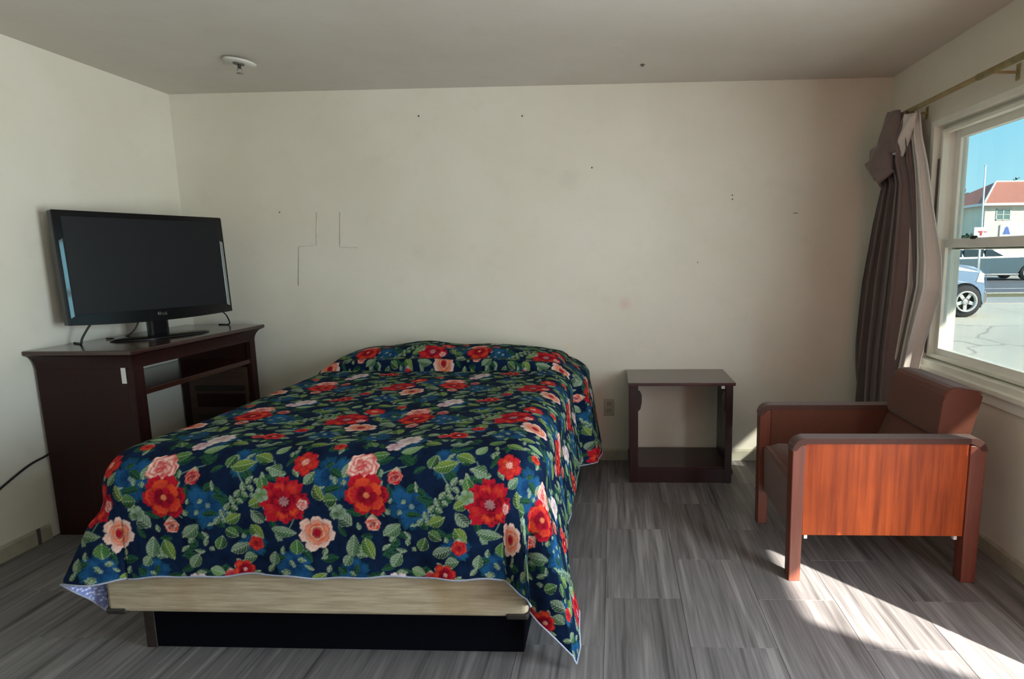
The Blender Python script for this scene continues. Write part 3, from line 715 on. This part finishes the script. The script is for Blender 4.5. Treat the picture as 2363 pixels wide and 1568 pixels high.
# chosen stems and leaves about the flowers
for s_ in ((.03, -.06, -.03, -.14), (.25, .0, .33, -.05), (.13, -.12, .06, -.17), (.0, .08, -.05, .14), (.30, .08, .40, .12), (-.10, .03, -.16, .10)): stem(*s_)
for i in range(7):
    x, y = .56 - .012 * i * 1.6, .07 - .020 * i * 1.1; leaf(x, y, .032, .009, .9 + .2 * (i % 2) * 5, MG, PG); leaf(x + .026, y - .004, .026, .008, -.6, MG, PG)
for (x, y, L, w, a, c1, c2, cv) in [
    (-.145, .118, .085, .020, .25, MG, YG, .2), (-.085, .150, .070, .019, -.35, MG, YG, -.2), (-.19, .135, .05, .018, 1.3, DG, LG, .1), (-.07, .06, .055, .017, 1.9, MG, LG, 0),
    (-.09, -.005, .06, .017, .5, MG, YG, .2), (-.095, -.055, .06, .018, 2.3, DG, PG, -.2), (.085, .075, .05, .015, .9, MG, PG, .1), (.115, .02, .065, .016, -1.0, DG, YG, .5),
    (.155, .0, .045, .022, .1, DG, LG, 0), (-.035, .105, .05, .020, 2.8, MG, PG, 0), (-.005, -.105, .085, .017, -.15, MG, PG, .15), (-.10, -.11, .062, .020, -.9, MG, YG, .2),
    (.035, -.155, .052, .021, 1.5, MG, LG, 0), (-.16, -.165, .07, .019, .35, DG, PG, .2), (-.13, -.20, .045, .018, .1, MG, PG, 0), (-.045, -.20, .05, .016, 1.4, MG, PG, 0),
    (.20, -.07, .052, .024, -.7, DG, PG, .1), (.22, -.155, .075, .020, 1.4, MG, PG, .1), (.355, -.095, .065, .021, .7, MG, PG, .1), (.27, -.165, .075, .020, -1.2, MG, YG, .2),
    (.20, -.20, .045, .015, 1.0, MG, PG, 0), (.205, .10, .055, .014, 1.4, MG, PG, 0), (.30, .16, .06, .018, .2, MG, LG, .2), (.40, .19, .075, .018, .5, LG, PG, .2), (.46, .23, .06, .018, -.3, MG, YG, 0),
    (.50, -.06, .06, .017, .4, MG, YG, .2), (.49, -.11, .05, .016, -.6, DG, LG, .1), (.45, -.14, .05, .018, 1.2, DG, LG, .1), (.07, .22, .07, .018, -.2, MG, YG, .2), (.0, .25, .06, .018, .7, MG, LG, .1),
    (-.04, .19, .055, .016, 1.1, LG, PG, .1), (.14, .27, .07, .017, .2, LG, PG, .3), (.25, .23, .055, .016, -.9, MG, LG, 0), (.55, .22, .06, .016, .2, MG, PG, .1), (.10, -.26, .06, .016, .5, MG, YG, .1), (.36, -.20, .06, .018, 1.0, MG, PG, .1), (.43, -.24, .05, .016, -.4, LG, PG, 0)]:
    leaf(x, y, L, w, a, c1, c2, curve=cv)
# flowers
def bud(x, y, R, c1, c2, ang=0):
    leaf(x, y + R * .6, R * 1.6, R * .7, PI / 2 + ang, PG, SAL); rose(x, y, R, c1, c2, DRED, seed=int(x * 99) % 7)
flower(.06, .130, .046, [(1.0, 6, ORG, RED, RED), (.75, 6, RED, ORG, RED)], (CRM, ORG), rot=.4, cr=.26, seed=3)
rose(.254, .115, .050, C3(240, 205, 190), PNK, RED, seed=2)
flower(.36, .28, .048, [(1., 7, C3(190, 190, 205), C3(225, 215, 220), CRM), (.7, 6, C3(170, 165, 185), CRM, CRM)], (PNK, CRM), cr=.14, seed=8)
flower(.33, .215, .034, [(1., 6, C3(200, 150, 160), C3(225, 205, 215), CRM)], (PNK, CRM), cr=.2, seed=12)
flower(.104, -.108, .062, [(1.0, 7, PCH, CRM, CRM), (.84, 6, ORG, SAL, CRM), (.62, 5, ORG, PCH, SAL), (.40, 5, DRED, PCH, CRM)], (DRED, RED), cr=.22, seed=5, jag=.05)
flower(.274, .020, .075, [(1.0, 6, DRED, RED, RED), (.80, 5, RED, ORG, ORG), (.52, 5, RED, DRED, RED)], (C3(200, 120, 80), PCH), cr=.13, seed=21)
flower(0, 0, .084, [(1.0, 8, DRED, RED, RED), (.84, 7, RED, ORG, RED), (.60, 7, DRED, RED, RED), (.40, 6, RED, DRED, RED)], (C3(196, 150, 150), C3(120, 50, 60)), cr=.19, seed=14, jag=.10)
rose(.062, -.012, .018, CRM, RED, PNK, seed=4)
bud(.365, .085, .024, RED, SAL); bud(.290, -.078, .024, ORG, CRM); bud(-.105, -.150, .025, RED, ORG)
bud(.47, .31, .02, PNK, RED); bud(.15, .20, .02, ORG, RED); flower(.52, -.245, .040, [(1., 6, RED, ORG, RED), (.7, 5, DRED, RED, RED)], (CRM, ORG), seed=31)
flower(.60, .02, .026, [(1., 5, LG, PG, PG)], (YG, MG), cr=.25, seed=7); flower(.18, -.04, .026, [(1., 5, MG, PG, PG)], (PG, DG), cr=.2, seed=9)
tile = tile * (.86 + .14 * vnoise(uu, vv, 160, 9)[..., None])
tile = np.clip(tile * .92, 0, 1)
def sample(u, v):
    x = (u / TU % 1) * NP - .5; y = (v / TV_ % 1) * NQ - .5; xi = np.floor(x).astype(int); yi = np.floor(y).astype(int); fx = (x - xi)[..., None]; fy = (y - yi)[..., None]
    G = lambda a, b: tile[b % NQ, a % NP]
    return (G(xi, yi) * (1 - fx) + G(xi + 1, yi) * fx) * (1 - fy) + (G(xi, yi + 1) * (1 - fx) + G(xi + 1, yi + 1) * fx) * fy

CXL, CXR, CY, RB, ZB = -1.62, -.36, 1.88, .13, .745
OV_L, OV_R, OV_F = .45, .66, .484
THEAD = 3.79
def ss(x, a, b): t = np.clip((x - a) / (b - a), 0, 1); return t * t * (3 - 2 * t)
def cloth_pos(s, t):
    """s: position across the fabric, t: along it (both in metres); returns x, y, z"""
    xc = np.clip(s, CXL, CXR); yc = np.maximum(t, CY)
    right = s > CXR; left = s < CXL
    rs = np.where(right, s - CXR, np.where(left, CXL - s, 0)); rt_ = np.maximum(CY - t, 0)
    r = np.hypot(rs, rt_); th = np.degrees(np.arctan2(rt_, rs + 1e-12)); th = np.where(r < 1e-9, 90., th)
    th = np.where((rt_ > 0) & (rs <= 0), 90., th)
    # azimuth and flare along the quarter turn
    aR = np.array([0, 8, 14, 22, 31, 38, 44, 50, 56, 62, 68, 76, 84, 90]);
    pR = np.array([0, 1, 5, 14, 20, 26, 34, 44, 58, 64, 66, 76, 86, 90]); fR = np.array([9, 11, 13, 13, 13, 11, 3, -9, 3, 14, 12, 6, 1, 0])
    aL = np.array([0, 20, 40, 47, 56, 64, 70, 80, 90]); pL = np.array([0, 6, 14, 19, 30, 39, 50, 74, 90]); fL = np.array([5, 5, 5, 6, 16, 24, 19, 6, 0])
    w = ss(r, .10, .40)
    ph = np.where(left, np.interp(th, aL, pL), np.interp(th, aR, pR)); fl = np.where(left, np.interp(th, aL, fL), np.interp(th, aR, fR))
    ph = th + (ph - th) * w
    # folds of the side drops away from the corners
    side = (rs > 0) & (rt_ <= 0)
    wav = (np.sin(t * 13 + .4) * .45 + np.sin(t * 29 + 1) * .25 + np.sin(t * 7.3) * .5)
    flare = np.where(side, np.where(left, 5, 9 + 2.2 * wav * ss(yc, CY, CY + .25)), fl)
    flare = np.where((rt_ > 0) & (rs <= 0), 1.2 * np.sin(s * 11) + .8 * np.sin(s * 23 + 1), flare)
    arc = RB * PI / 2; a = np.minimum(r, arc) / RB; ex = np.maximum(r - arc, 0); fr = np.radians(flare) * ss(ex, 0, .12)
    out = RB * np.sin(a) + ex * np.sin(fr); dn = RB * (1 - np.cos(a)) + ex * np.cos(fr)
    out = out - .055 * ss(r, .50, .66) * (side & right) * ss(yc, CY + .05, CY + .35) * (1 - ss(t, 3.2, 3.3))
    head = ss(t, 3.27, 3.34) * (s > CXR - .1)
    out = out + head * ss(r, .03, .22) * .070 - .03 * np.exp(-((t - 3.25) / .03) ** 2) * (side & right) * ss(r, .1, .3)
    lefth = ss(t, 3.0, 3.4) * left; out = out + lefth * ss(r, 0, .2) * .05
    pr_ = np.radians(ph); sgn = np.where(left, -1., 1.)
    x = xc + np.where(rs > 0, sgn * np.cos(pr_) * out, 0); y = yc - np.where(rt_ > 0, np.sin(pr_) * out, 0)
    # top surface: slight waves, then the pillows under the cover
    xn = (xc - CXL) / (CXR - CXL)
    zt = ZB + .006 * np.sin(s * 6 + 1) * np.sin(t * 5) + .003 * np.sin(s * 17 + t * 6)
    xx = np.clip((s - (CXL - .10)) / (CXR + .06 - CXL + .10), 0, 1)
    prof = (np.sin(PI * np.clip(xx, 0, 1)) ** .40)
    ridge = .098 + .018 * np.exp(-((xx - .33) / .16) ** 2) + .002 * np.exp(-((xx - .72) / .14) ** 2) + .004 * np.sin(xx * 19)
    crease_y = 3.245 - .02 * np.sin(xx * 3)
    rise = ss(t, crease_y, crease_y + .20) * (1 - .42 * ss(t, 3.60, THEAD))
    bulge = .50 * np.exp(-((t - crease_y - .050) / .036) ** 2) * .09
    zt = zt + prof * (ridge * rise + bulge) - .022 * np.exp(-((t - crease_y + .002) / .012) ** 2) * (rs < .15)
    zt = zt - .010 * ss(t, 1.9, 2.2) + .008
    z = zt - dn
    z = np.maximum(z, .006 + .002 * np.sin(r * 60))
    y = y - bulge * prof * .9 * (rt_ <= 0)
    return x, y, z
def half_grid(lo, hi, step): n = int(round((hi - lo) / step)); return np.linspace(lo, hi, n + 1)
sg = np.concatenate([np.linspace(CXL - OV_L, CXL - .02, 120)[:-1], half_grid(CXL - .02, CXR + OV_R, .0029)])
tg = half_grid(CY - OV_F, THEAD, .0030)
SG, TG = np.meshgrid(sg, tg)
# head end: fabric reaches lower on the right
X, Y, Z3 = cloth_pos(SG, TG)
edge = .0022 * np.sin(SG * 40) * np.exp(-((TG - (CY - OV_F)) / .03) ** 2)
Z3 = Z3 + edge + .004 * np.sin(SG * 9) * np.exp(-((TG - (CY - OV_F)) / .10) ** 2)
ny, nx = SG.shape
co = np.stack([X, Y, Z3], -1).reshape(-1, 3).astype(np.float32)
idx = np.arange(nx * ny).reshape(ny, nx)
q = np.stack([idx[:-1, :-1], idx[:-1, 1:], idx[1:, 1:], idx[1:, :-1]], -1).reshape(-1, 4)
me = bpy.data.meshes.new('bedspread'); me.vertices.add(len(co)); me.vertices.foreach_set('co', co.ravel())
me.loops.add(q.size); me.loops.foreach_set('vertex_index', q.ravel().astype(np.int32)); me.polygons.add(len(q))
me.polygons.foreach_set('loop_start', np.arange(0, q.size, 4, dtype=np.int32)); me.update(calc_edges=True)
me.polygons.foreach_set('use_smooth', np.ones(len(q), bool))
# dahlia centre sits at x=-1.072 on the front drop (z .596)
V0 = CY - (.204 + (ZB - RB - .596))
colr = sample(SG + 1.072, TG - V0).reshape(-1, 3)
at = me.color_attributes.new('print', 'FLOAT_COLOR', 'POINT')
at.data.foreach_set('color', np.concatenate([colr, np.ones((len(colr), 1))], 1).astype(np.float32).ravel())
def spread_mat():
    k = NT('floral_print_cotton'); a = k.n('ShaderNodeVertexColor', layer_name='print'); v = k.coord()
    weave = k.noise(v, 500, 2); crk = k.noise(k.coord((1, 1, 1)), 38, 4, .65)
    c = k.mix(.18, a.outputs[0], k.mix(1.0, a.outputs[0], k.ramp(weave, [(.3, (.6, .6, .6, 1)), (.7, (1.25, 1.25, 1.25, 1))]), 'MULTIPLY'))
    bk = k.n('ShaderNodeTexVoronoi'); bk.inputs['Scale'].default_value = 95; k.l(v, bk.inputs['Vector'])
    back = k.ramp(bk.outputs['Distance'], [(.25, srgb(205, 208, 232)), (.55, srgb(120, 130, 185))])
    g = k.n('ShaderNodeNewGeometry'); c = k.mix(g.outputs['Backfacing'], c, back)
    k.base(c); k.bump(crk, .30, .004); return k.set(.85, 0, .06)
me.materials.append(spread_mat())
spd = bpy.data.objects.new('bedspread', me); COL.objects.link(spd)
tag(spd, 'navy bedspread printed with red flowers and green leaves, draped over the bed', 'bedspread')
# hem binding follows the cloth's border
M_hem = plain('pale_hem_binding', srgb(158, 163, 182), .8, var=.12, sc=90)
def border(sv, tv_):
    x, y, z = cloth_pos(np.array(sv, float), np.array(tv_, float)); 
    e2 = .0022 * np.sin(np.array(sv) * 40) * np.exp(-((np.array(tv_) - (CY - OV_F)) / .03) ** 2) + .004 * np.sin(np.array(sv) * 9) * np.exp(-((np.array(tv_) - (CY - OV_F)) / .10) ** 2)
    return list(zip(x, y, np.maximum(z + e2, .005)))
bs = np.linspace(CXL - OV_L, CXR + OV_R, 420); bt = np.linspace(CY - OV_F, THEAD, 300)
obj('hem_binding', tb(border(bs, np.full_like(bs, CY - OV_F)), .0034, n=6), M_hem, spd)
obj('hem_binding', tb(border(np.full_like(bt, CXR + OV_R), bt), .0032, n=6), M_hem, spd)
obj('hem_binding', tb(border(np.full_like(bt, CXL - OV_L), bt), .0032, n=6), M_hem, spd)

# ---------------------------------------------------------------- outside
G = -.15
def slab_mat(name, c, crack=.5, sc=.5):
    k = NT(name); v = k.coord(); a = k.noise(v, .35, 5, .6); b = k.noise(v, 9, 5, .7)
    vo = k.n('ShaderNodeTexVoronoi', feature='DISTANCE_TO_EDGE'); vo.inputs['Scale'].default_value = sc
    nz = k.n('ShaderNodeTexNoise'); nz.inputs['Scale'].default_value = 1.2; k.l(v, nz.inputs['Vector'])
    mx = k.n('ShaderNodeMix', data_type='VECTOR'); mx.inputs[0].default_value = .35; k.l(v, mx.inputs[4]); k.l(nz.outputs['Color'], mx.inputs[5]); k.l(mx.outputs[1], vo.inputs['Vector'])
    col = k.ramp(a, [(.3, tuple(x * .82 for x in c[:3]) + (1,)), (.7, c)])
    col = k.mix(k.ramp(b, [(.4, (0, 0, 0, 1)), (.8, (.3, .3, .3, 1))]), col, tuple(x * .6 for x in c[:3]) + (1,))
    col = k.mix(k.ramp(vo.outputs['Distance'], [(0, (crack, crack, crack, 1)), (.012, (0, 0, 0, 1))]), col, (.10, .09, .08, 1))
    k.base(col); return k.set(.85, 0, .2)
M_conc = slab_mat('pale_concrete', (.72, .65, .50, 1)); M_asph = slab_mat('grey_asphalt', (.20, .20, .20, 1), .2); M_walk = slab_mat('sidewalk_concrete', (.55, .51, .44, 1), .2)
M_grass = plain('dry_verge_grass', (.30, .25, .10, 1), .9, var=.3, sc=9)
struct('parking_lot', bx(XR + T, 70, -40, 17.2, G - .1, G), M_conc)
struct('sidewalk', bx(XR + T, 70, 17.2, 19.4, G - .1, G + .03, .01), M_walk)
struct('grass_verge', bx(XR + T, 70, 19.4, 21.2, G - .1, G + .01), M_grass)
struct('kerb', bx(XR + T, 70, 21.2, 21.45, G - .1, G + .04, .02), M_walk)
struct('road', bx(XR + T, 90, 21.45, 33.5, G - .1, G - .03), M_asph)
struct('road_line', bx(XR + T, 90, 24.5, 24.75, G - .1, G - .026), plain('road_paint', (.7, .7, .66, 1), .7))
struct('far_ground', bx(XR + T, 140, 33.5, 120, G - .1, G + .02), M_walk)
M_porch = plain('porch_roof_paint', (.55, .52, .46, 1), .7)
struct('porch_roof', pr([(XR + T, 8), (3.40, 8), (3.40, -1.06), (7.2, -3.56), (7.2, -7), (XR + T, -7)], 'z', 2.50, 2.525), M_porch)
struct('walkway', bx(XR + T, XR + T + 1.5, -7, 8, G, -.03, .01), M_conc)

def car_side(name, pts, arches, y0, y1, mat, parent, inset=.14, rz=1.0):
    """body from a side outline (x,z); arches: (cx, cz, r) cut from the lower edge between the given x"""
    out = []
    for p in pts:
        if p[0] == 'arch':
            _, cx_, cz_, r_a, d_ = p
            for k in range(13):
                t = PI * k / 12; t = t if d_ > 0 else PI - t
                out.append((cx_ + r_a * math.cos(t), cz_ + r_a * math.sin(t)))
        else: out.append(p)
    bm = pr(out, 'y', y0, y1, bev=.05, seg=3)
    ym = (y0 + y1) / 2
    for v in bm.verts:
        if v.co.z > rz: v.co.y += (ym - v.co.y) * min(.28, (v.co.z - rz) * .45)
    return obj(name, bm, mat, parent)
def wheel(x, z, r, ya, yb, parent, n=5):
    R_ = Matrix.Rotation(PI / 2, 4, 'X')
    w = obj('wheel', lt([(r * .62, 0), (r * .95, 0), (r, .03), (r, yb - ya - .03), (r * .95, yb - ya), (r * .62, yb - ya)], (x, yb, z), n=36, mat=R_), plain('tyre_rubber', (.03, .03, .032, 1), .8), parent)
    bm = lt([(0, .03), (r * .18, .03), (r * .2, .0), (r * .2, .05)], (x, ya + .03, z), n=20, mat=R_)
    for k in range(n):
        t = 2 * PI * k / n + .3; b2 = bx(r * .10, r * .60, -.012, .012, -r * .11, r * .11, .008)
        bmesh.ops.transform(b2, matrix=Matrix.Translation((x, ya + .025, z)) @ Matrix.Rotation(t, 4, 'Y'), verts=b2.verts); merge(bm, b2)
    lathe(bm, [(r * .56, .0), (r * .65, -.01), (r * .65, .10), (r * .56, .08), (r * .56, 0)], (x, ya + .05, z), n=32, mat=R_)
    obj('rim', bm, plain('alloy_rim', (.62, .62, .60, 1), .35, metal=.3), w)
    obj('wheel_disc', lt([(0, 0), (r * .64, 0), (r * .64, .01), (0, .01)], (x, ya + .08, z), n=24, mat=R_), M_darkmetal, w)
    return w
M_truck = plain('blue_grey_car_paint', (.22, .32, .45, 1), .3, coat=.4, var=.03, sc=3)
M_suv = plain('dark_teal_car_paint', (.09, .14, .16, 1), .3, coat=.4, var=.03, sc=3)
M_carglass = plain('tinted_car_glass', (.03, .05, .06, 1), .08, spec=.8)
tk = thing('pickup_truck', 'blue-grey pickup truck parked outside with silver alloy wheel', 'truck', (6, 14.6, G))
r_w = .37; zc = G + r_w
car_side('body', [(8.55, .06), (8.57, .52), (8.55, .72), (8.50, .92), (8.32, 1.02), (8.0, 1.07), (7.42, 1.12), (6.85, 1.62), (6.6, 1.68), (5.5, 1.68), (5.38, 1.18), (3.2, 1.15), (3.15, .25), (4.15, .16), ('arch', 4.6, zc + .04, .45, -1), (5.05, .12), (7.68, .12), ('arch', 8.13, zc + .04, .44, -1), (8.56, .14)], [], 13.80, 15.6, M_truck, tk)
for wx in (8.13, 4.6): wheel(wx, zc, r_w, 13.74, 13.98, tk); wheel(wx, zc, r_w, 15.42, 15.66, tk)
obj('window_pane', pr([(7.25, 1.16), (6.80, 1.54), (6.55, 1.60), (6.5, 1.16)], 'y', 13.83, 13.90), M_carglass, tk)
obj('window_pane', pr([(6.42, 1.16), (6.45, 1.60), (5.65, 1.60), (5.58, 1.16)], 'y', 13.83, 13.90), M_carglass, tk)
obj('headlight', pr([(8.36, .66), (8.54, .64), (8.53, .86), (8.42, .90)], 'y', 13.785, 13.98, bev=.01), M_white, tk)
obj('bumper', pr(rrect(8.45, 8.66, .16, .46, .05), 'y', 13.85, 15.55, bev=.03), M_chrome, tk)
obj('mirror', bx(7.18, 7.30, 13.60, 13.80, 1.16, 1.34, .03), M_truck, tk)
obj('door_handle', bx(6.55, 6.70, 13.775, 13.80, .96, 1.0, .005), M_truck, tk)
sv = thing('parked_car', 'dark sport utility vehicle parked across the street', 'car', (19.5, 31.9, G))
zc = G + .36
car_side('body', [(22.3, .10), (22.35, .55), (22.25, .85), (21.0, 1.02), (20.35, 1.08), (19.55, 1.46), (19.2, 1.52), (17.2, 1.50), (16.7, .95), (16.65, .2), (17.1, .10), ('arch', 17.55, zc + .03, .43, -1), (18.0, .08), (20.85, .08), ('arch', 21.3, zc + .03, .43, -1), (21.8, .1)], [], 31.0, 32.8, M_suv, sv)
for wx in (17.55, 21.3): wheel(wx, zc, .36, 30.95, 31.18, sv); wheel(wx, zc, .36, 32.65, 32.85, sv)
for a in ([(20.15, 1.07), (19.5, 1.40), (19.2, 1.44), (19.15, 1.05)], [(19.05, 1.05), (19.08, 1.44), (18.1, 1.44), (18.1, 1.04)], [(18.0, 1.04), (18.0, 1.43), (17.3, 1.42), (17.0, 1.03)]):
    obj('window_pane', pr(a, 'y', 31.03, 31.12), M_carglass, sv)
obj('reflection_strip', bx(17.9, 20.9, 30.985, 31.01, .10, .16, .005), M_chrome, sv)  # bright strip stands in for the reflection lines low on the body
obj('headlight', bx(22.05, 22.33, 30.99, 31.3, .62, .78, .02), M_white, sv)

# house across the street
M_stucco = plain('cream_stucco', (.80, .76, .62, 1), .85, var=.04, sc=2); M_roof = NT('red_clay_roof')
_w = M_roof.n('ShaderNodeTexWave'); _w.inputs['Scale'].default_value = 2.2; _w.inputs['Distortion'].default_value = 1.0; M_roof.l(M_roof.coord(), _w.inputs['Vector'])
M_roof.base(M_roof.ramp(_w.outputs['Fac'], [(.2, (.36, .14, .10, 1)), (.8, (.62, .27, .19, 1))])); M_roof = M_roof.set(.8, 0, .2)
M_fascia = plain('white_fascia', (.80, .80, .76, 1), .6)
hs = thing('house', 'cream two-storey house with red hip roof across the street', 'house', (28, 44, G))
obj('wall', bx(24.45, 33.5, 40.0, 46.5, G, 4.30), M_stucco, hs)
obj('wing_wall', bx(23.1, 24.45, 42.9, 46.5, G, 4.30), M_stucco, hs)
def roof(bx0_, bx1_, by0_, by1_, z0_, z1_, h=1.0):
    bm = bmesh.new(); my = (by0_ + by1_) / 2; d_ = (by1_ - by0_) / 2 * h
    b = [bm.verts.new(p) for p in ((bx0_, by0_, z0_), (bx1_, by0_, z0_), (bx1_, by1_, z0_), (bx0_, by1_, z0_))]
    r1 = bm.verts.new((bx0_ + d_, my, z1_)); r2_ = bm.verts.new((bx1_ - d_, my, z1_))
    for f in ((b[0], b[1], r2_, r1), (b[2], b[3], r1, r2_), (b[3], b[0], r1), (b[1], b[2], r2_), (b[3], b[2], b[1], b[0])): bm.faces.new(f)
    return bm
obj('roof', roof(24.1, 33.9, 39.6, 46.9, 4.40, 6.15, .80), M_roof, hs)
obj('wing_roof', roof(22.7, 25.2, 42.5, 46.9, 4.42, 5.35, .3), M_roof, hs)
obj('fascia', bx(24.08, 33.92, 39.58, 39.62, 4.26, 4.42, .005), M_fascia, hs)
obj('fascia', bx(24.06, 24.10, 39.58, 42.6, 4.26, 4.42, .005), M_fascia, hs)
obj('fascia', bx(22.68, 24.3, 42.48, 42.52, 4.26, 4.44, .005), M_fascia, hs)
obj('ridge_cap', tb([(24.12, 39.62, 4.43), (27.0, 43.25, 6.17), (31.0, 43.25, 6.17)], .07, n=6), M_fascia, hs)
def hwin(x0, x1, z0_, z1_, nx_=2, nz_=2, y=40.0):
    f = obj('window', ring_y(x0, x1, z0_, z1_, .05, y - .05, y + .02), M_fascia, hs)
    for i in range(nx_):
        for j in range(nz_):
            a = x0 + .05 + (x1 - x0 - .1) * i / nx_; b = x0 + .05 + (x1 - x0 - .1) * (i + 1) / nx_; c = z0_ + .05 + (z1_ - z0_ - .1) * j / nz_; d = z0_ + .05 + (z1_ - z0_ - .1) * (j + 1) / nz_
            obj('pane', bx(a + .02, b - .02, y - .03, y - .01, c + .02, d - .02), M_carglass2, f)
def ring_y(a0, a1, b0, b1, w, ya, yb):
    bm = bmesh.new(); box(bm, a0, a0 + w, ya, yb, b0, b1); box(bm, a1 - w, a1, ya, yb, b0, b1); box(bm, a0, a1, ya, yb, b0, b0 + w); box(bm, a0, a1, ya, yb, b1 - w, b1)
    box(bm, (a0 + a1) / 2 - w / 2, (a0 + a1) / 2 + w / 2, ya, yb, b0, b1); box(bm, a0, a1, ya, yb, (b0 + b1) / 2 - w / 3, (b0 + b1) / 2 + w / 3); return bm
M_carglass2 = plain('house_window_glass', (.16, .26, .24, 1), .15, spec=.7)
hwin(25.15, 26.08, 3.33, 4.06); hwin(28.6, 29.6, 3.33, 4.06); hwin(28.6, 29.6, .7, 1.7)
f = obj('window', bx(23.45, 23.75, 42.84, 42.92, 3.1, 4.0), M_fascia, hs); obj('pane', bx(23.50, 23.70, 42.82, 42.85, 3.15, 3.95), M_carglass2, f)
sg_ = thing('wall_banner', 'white banner with a blue emblem on the house wall', 'banner', (25.9, 39.95, 2.4))
obj('board', bx(25.45, 28.3, 39.90, 39.97, 2.25, 3.05, .01), M_fascia, sg_)
obj('emblem', pr([(25.62, 2.42), (26.12, 2.42), (26.02, 2.62), (25.96, 2.86), (25.86, 2.92), (25.76, 2.84), (25.72, 2.62)], 'y', 39.875, 39.90, bev=.005), M_blue, sg_)
pl = thing('flag_pole', 'thin white pole rising in front of the red-roofed house', 'pole', (15.80, 26, G))
obj('shaft', tb([(15.83, 26, G), (15.76, 26, 4.9)], [.045, .028], n=12), M_fascia, pl)
obj('finial', lt([(0, -.05), (.05, 0), (0, .05)], (15.76, 26, 4.93), n=12), M_fascia, pl)
sn = thing('street_sign', 'small white sign with red marks beside the thin pole', 'sign', (15.68, 25.8, G))
obj('board', bx(15.37, 15.96, 25.78, 25.81, 1.93, 2.36, .005), M_fascia, sn)
obj('post', tb([(15.68, 25.83, G), (15.68, 25.83, 2.2)], .03, n=10), M_fascia, sn)
bm = bmesh.new(); box(bm, 15.55, 15.72, 25.765, 25.78, 2.14, 2.20); box(bm, 15.62, 15.70, 25.765, 25.78, 2.02, 2.12); box(bm, 15.78, 15.90, 25.765, 25.78, 2.15, 2.18)
obj('red_marks', bm, M_redlogo, sn)

# planting: every bush and tree has its own crown of leaves
def crown(name, cx_, cy_, cz_, rx, ry, rz_, n, size, mat, seed, parent):
    r = np.random.default_rng(seed); d = r.normal(size=(n, 3)); d /= np.linalg.norm(d, axis=1)[:, None]; rad = r.uniform(.55, 1.0, n)[:, None] ** .5
    c = d * rad * np.array([rx, ry, rz_]) * (1 + .18 * np.sin(d[:, :1] * 7 + d[:, 2:] * 5)) + np.array([cx_, cy_, cz_])
    a = r.normal(size=(n, 3)); a /= np.linalg.norm(a, axis=1)[:, None]; b = np.cross(a, r.normal(size=(n, 3))); b /= np.linalg.norm(b, axis=1)[:, None]
    s_ = size * r.uniform(.6, 1.3, n)[:, None]
    v = np.stack([c - a * s_, c - b * s_ * .5, c + a * s_, c + b * s_ * .5], 1).reshape(-1, 3)
    me = bpy.data.meshes.new(name); me.from_pydata(v.tolist(), [], np.arange(4 * n).reshape(-1, 4).tolist()); return link(name, me, mat, parent)
M_leaf = plain('bush_leaves', (.07, .13, .07, 1), .7, var=.3, sc=3); M_bark = plain('bark', (.12, .08, .05, 1), .9)
for i, (x, y, rx, rz_, lab) in enumerate(((16.6, 35.2, 1.4, .85, 'dark clipped bush left of the parked dark car'), (13.4, 34.2, .9, .8, 'round dark bush farther left across the street'), (19.9, 35.2, 1.2, 1.1, 'dark bush behind the parked dark car'))):
    t_ = thing('bush', lab, 'bush', (x, y, G), 'bushes across the street'); crown('foliage', x, y, G + rz_ * .95, rx, .8, rz_, 1500, .13, M_leaf, 40 + i, t_)
    obj('stem', tb([(x, y, G), (x, y, G + rz_)], .05, n=6), M_bark, t_)
t_ = thing('bush', 'rounded shrub against the shaded wing of the house', 'bush', (22.4, 39.0, G)); crown('foliage', 22.4, 39.0, 1.15, 1.25, 1.0, 1.25, 1500, .16, M_leaf, 50, t_)
obj('stem', tb([(22.4, 39, G), (22.4, 39, 1)], .06, n=6), M_bark, t_)
for i, (x, y, z, rr_, lab) in enumerate(((29.0, 54, 5.6, 2.0, 'treetop showing above the left end of the red roof'), (36.5, 54, 5.9, 2.3, 'treetop behind the right side of the red roof'), (32.2, 60, 5.3, 2.4, 'low treetop just behind the red roof'))):
    t_ = thing('tree', lab, 'tree', (x, y, G), 'trees behind the house'); crown('crown', x, y, z - .3, rr_, rr_, 1.9, 1800, .22, M_leaf, 60 + i, t_); obj('trunk', tb([(x, y, G), (x, y, z)], [.25, .12], n=8), M_bark, t_)
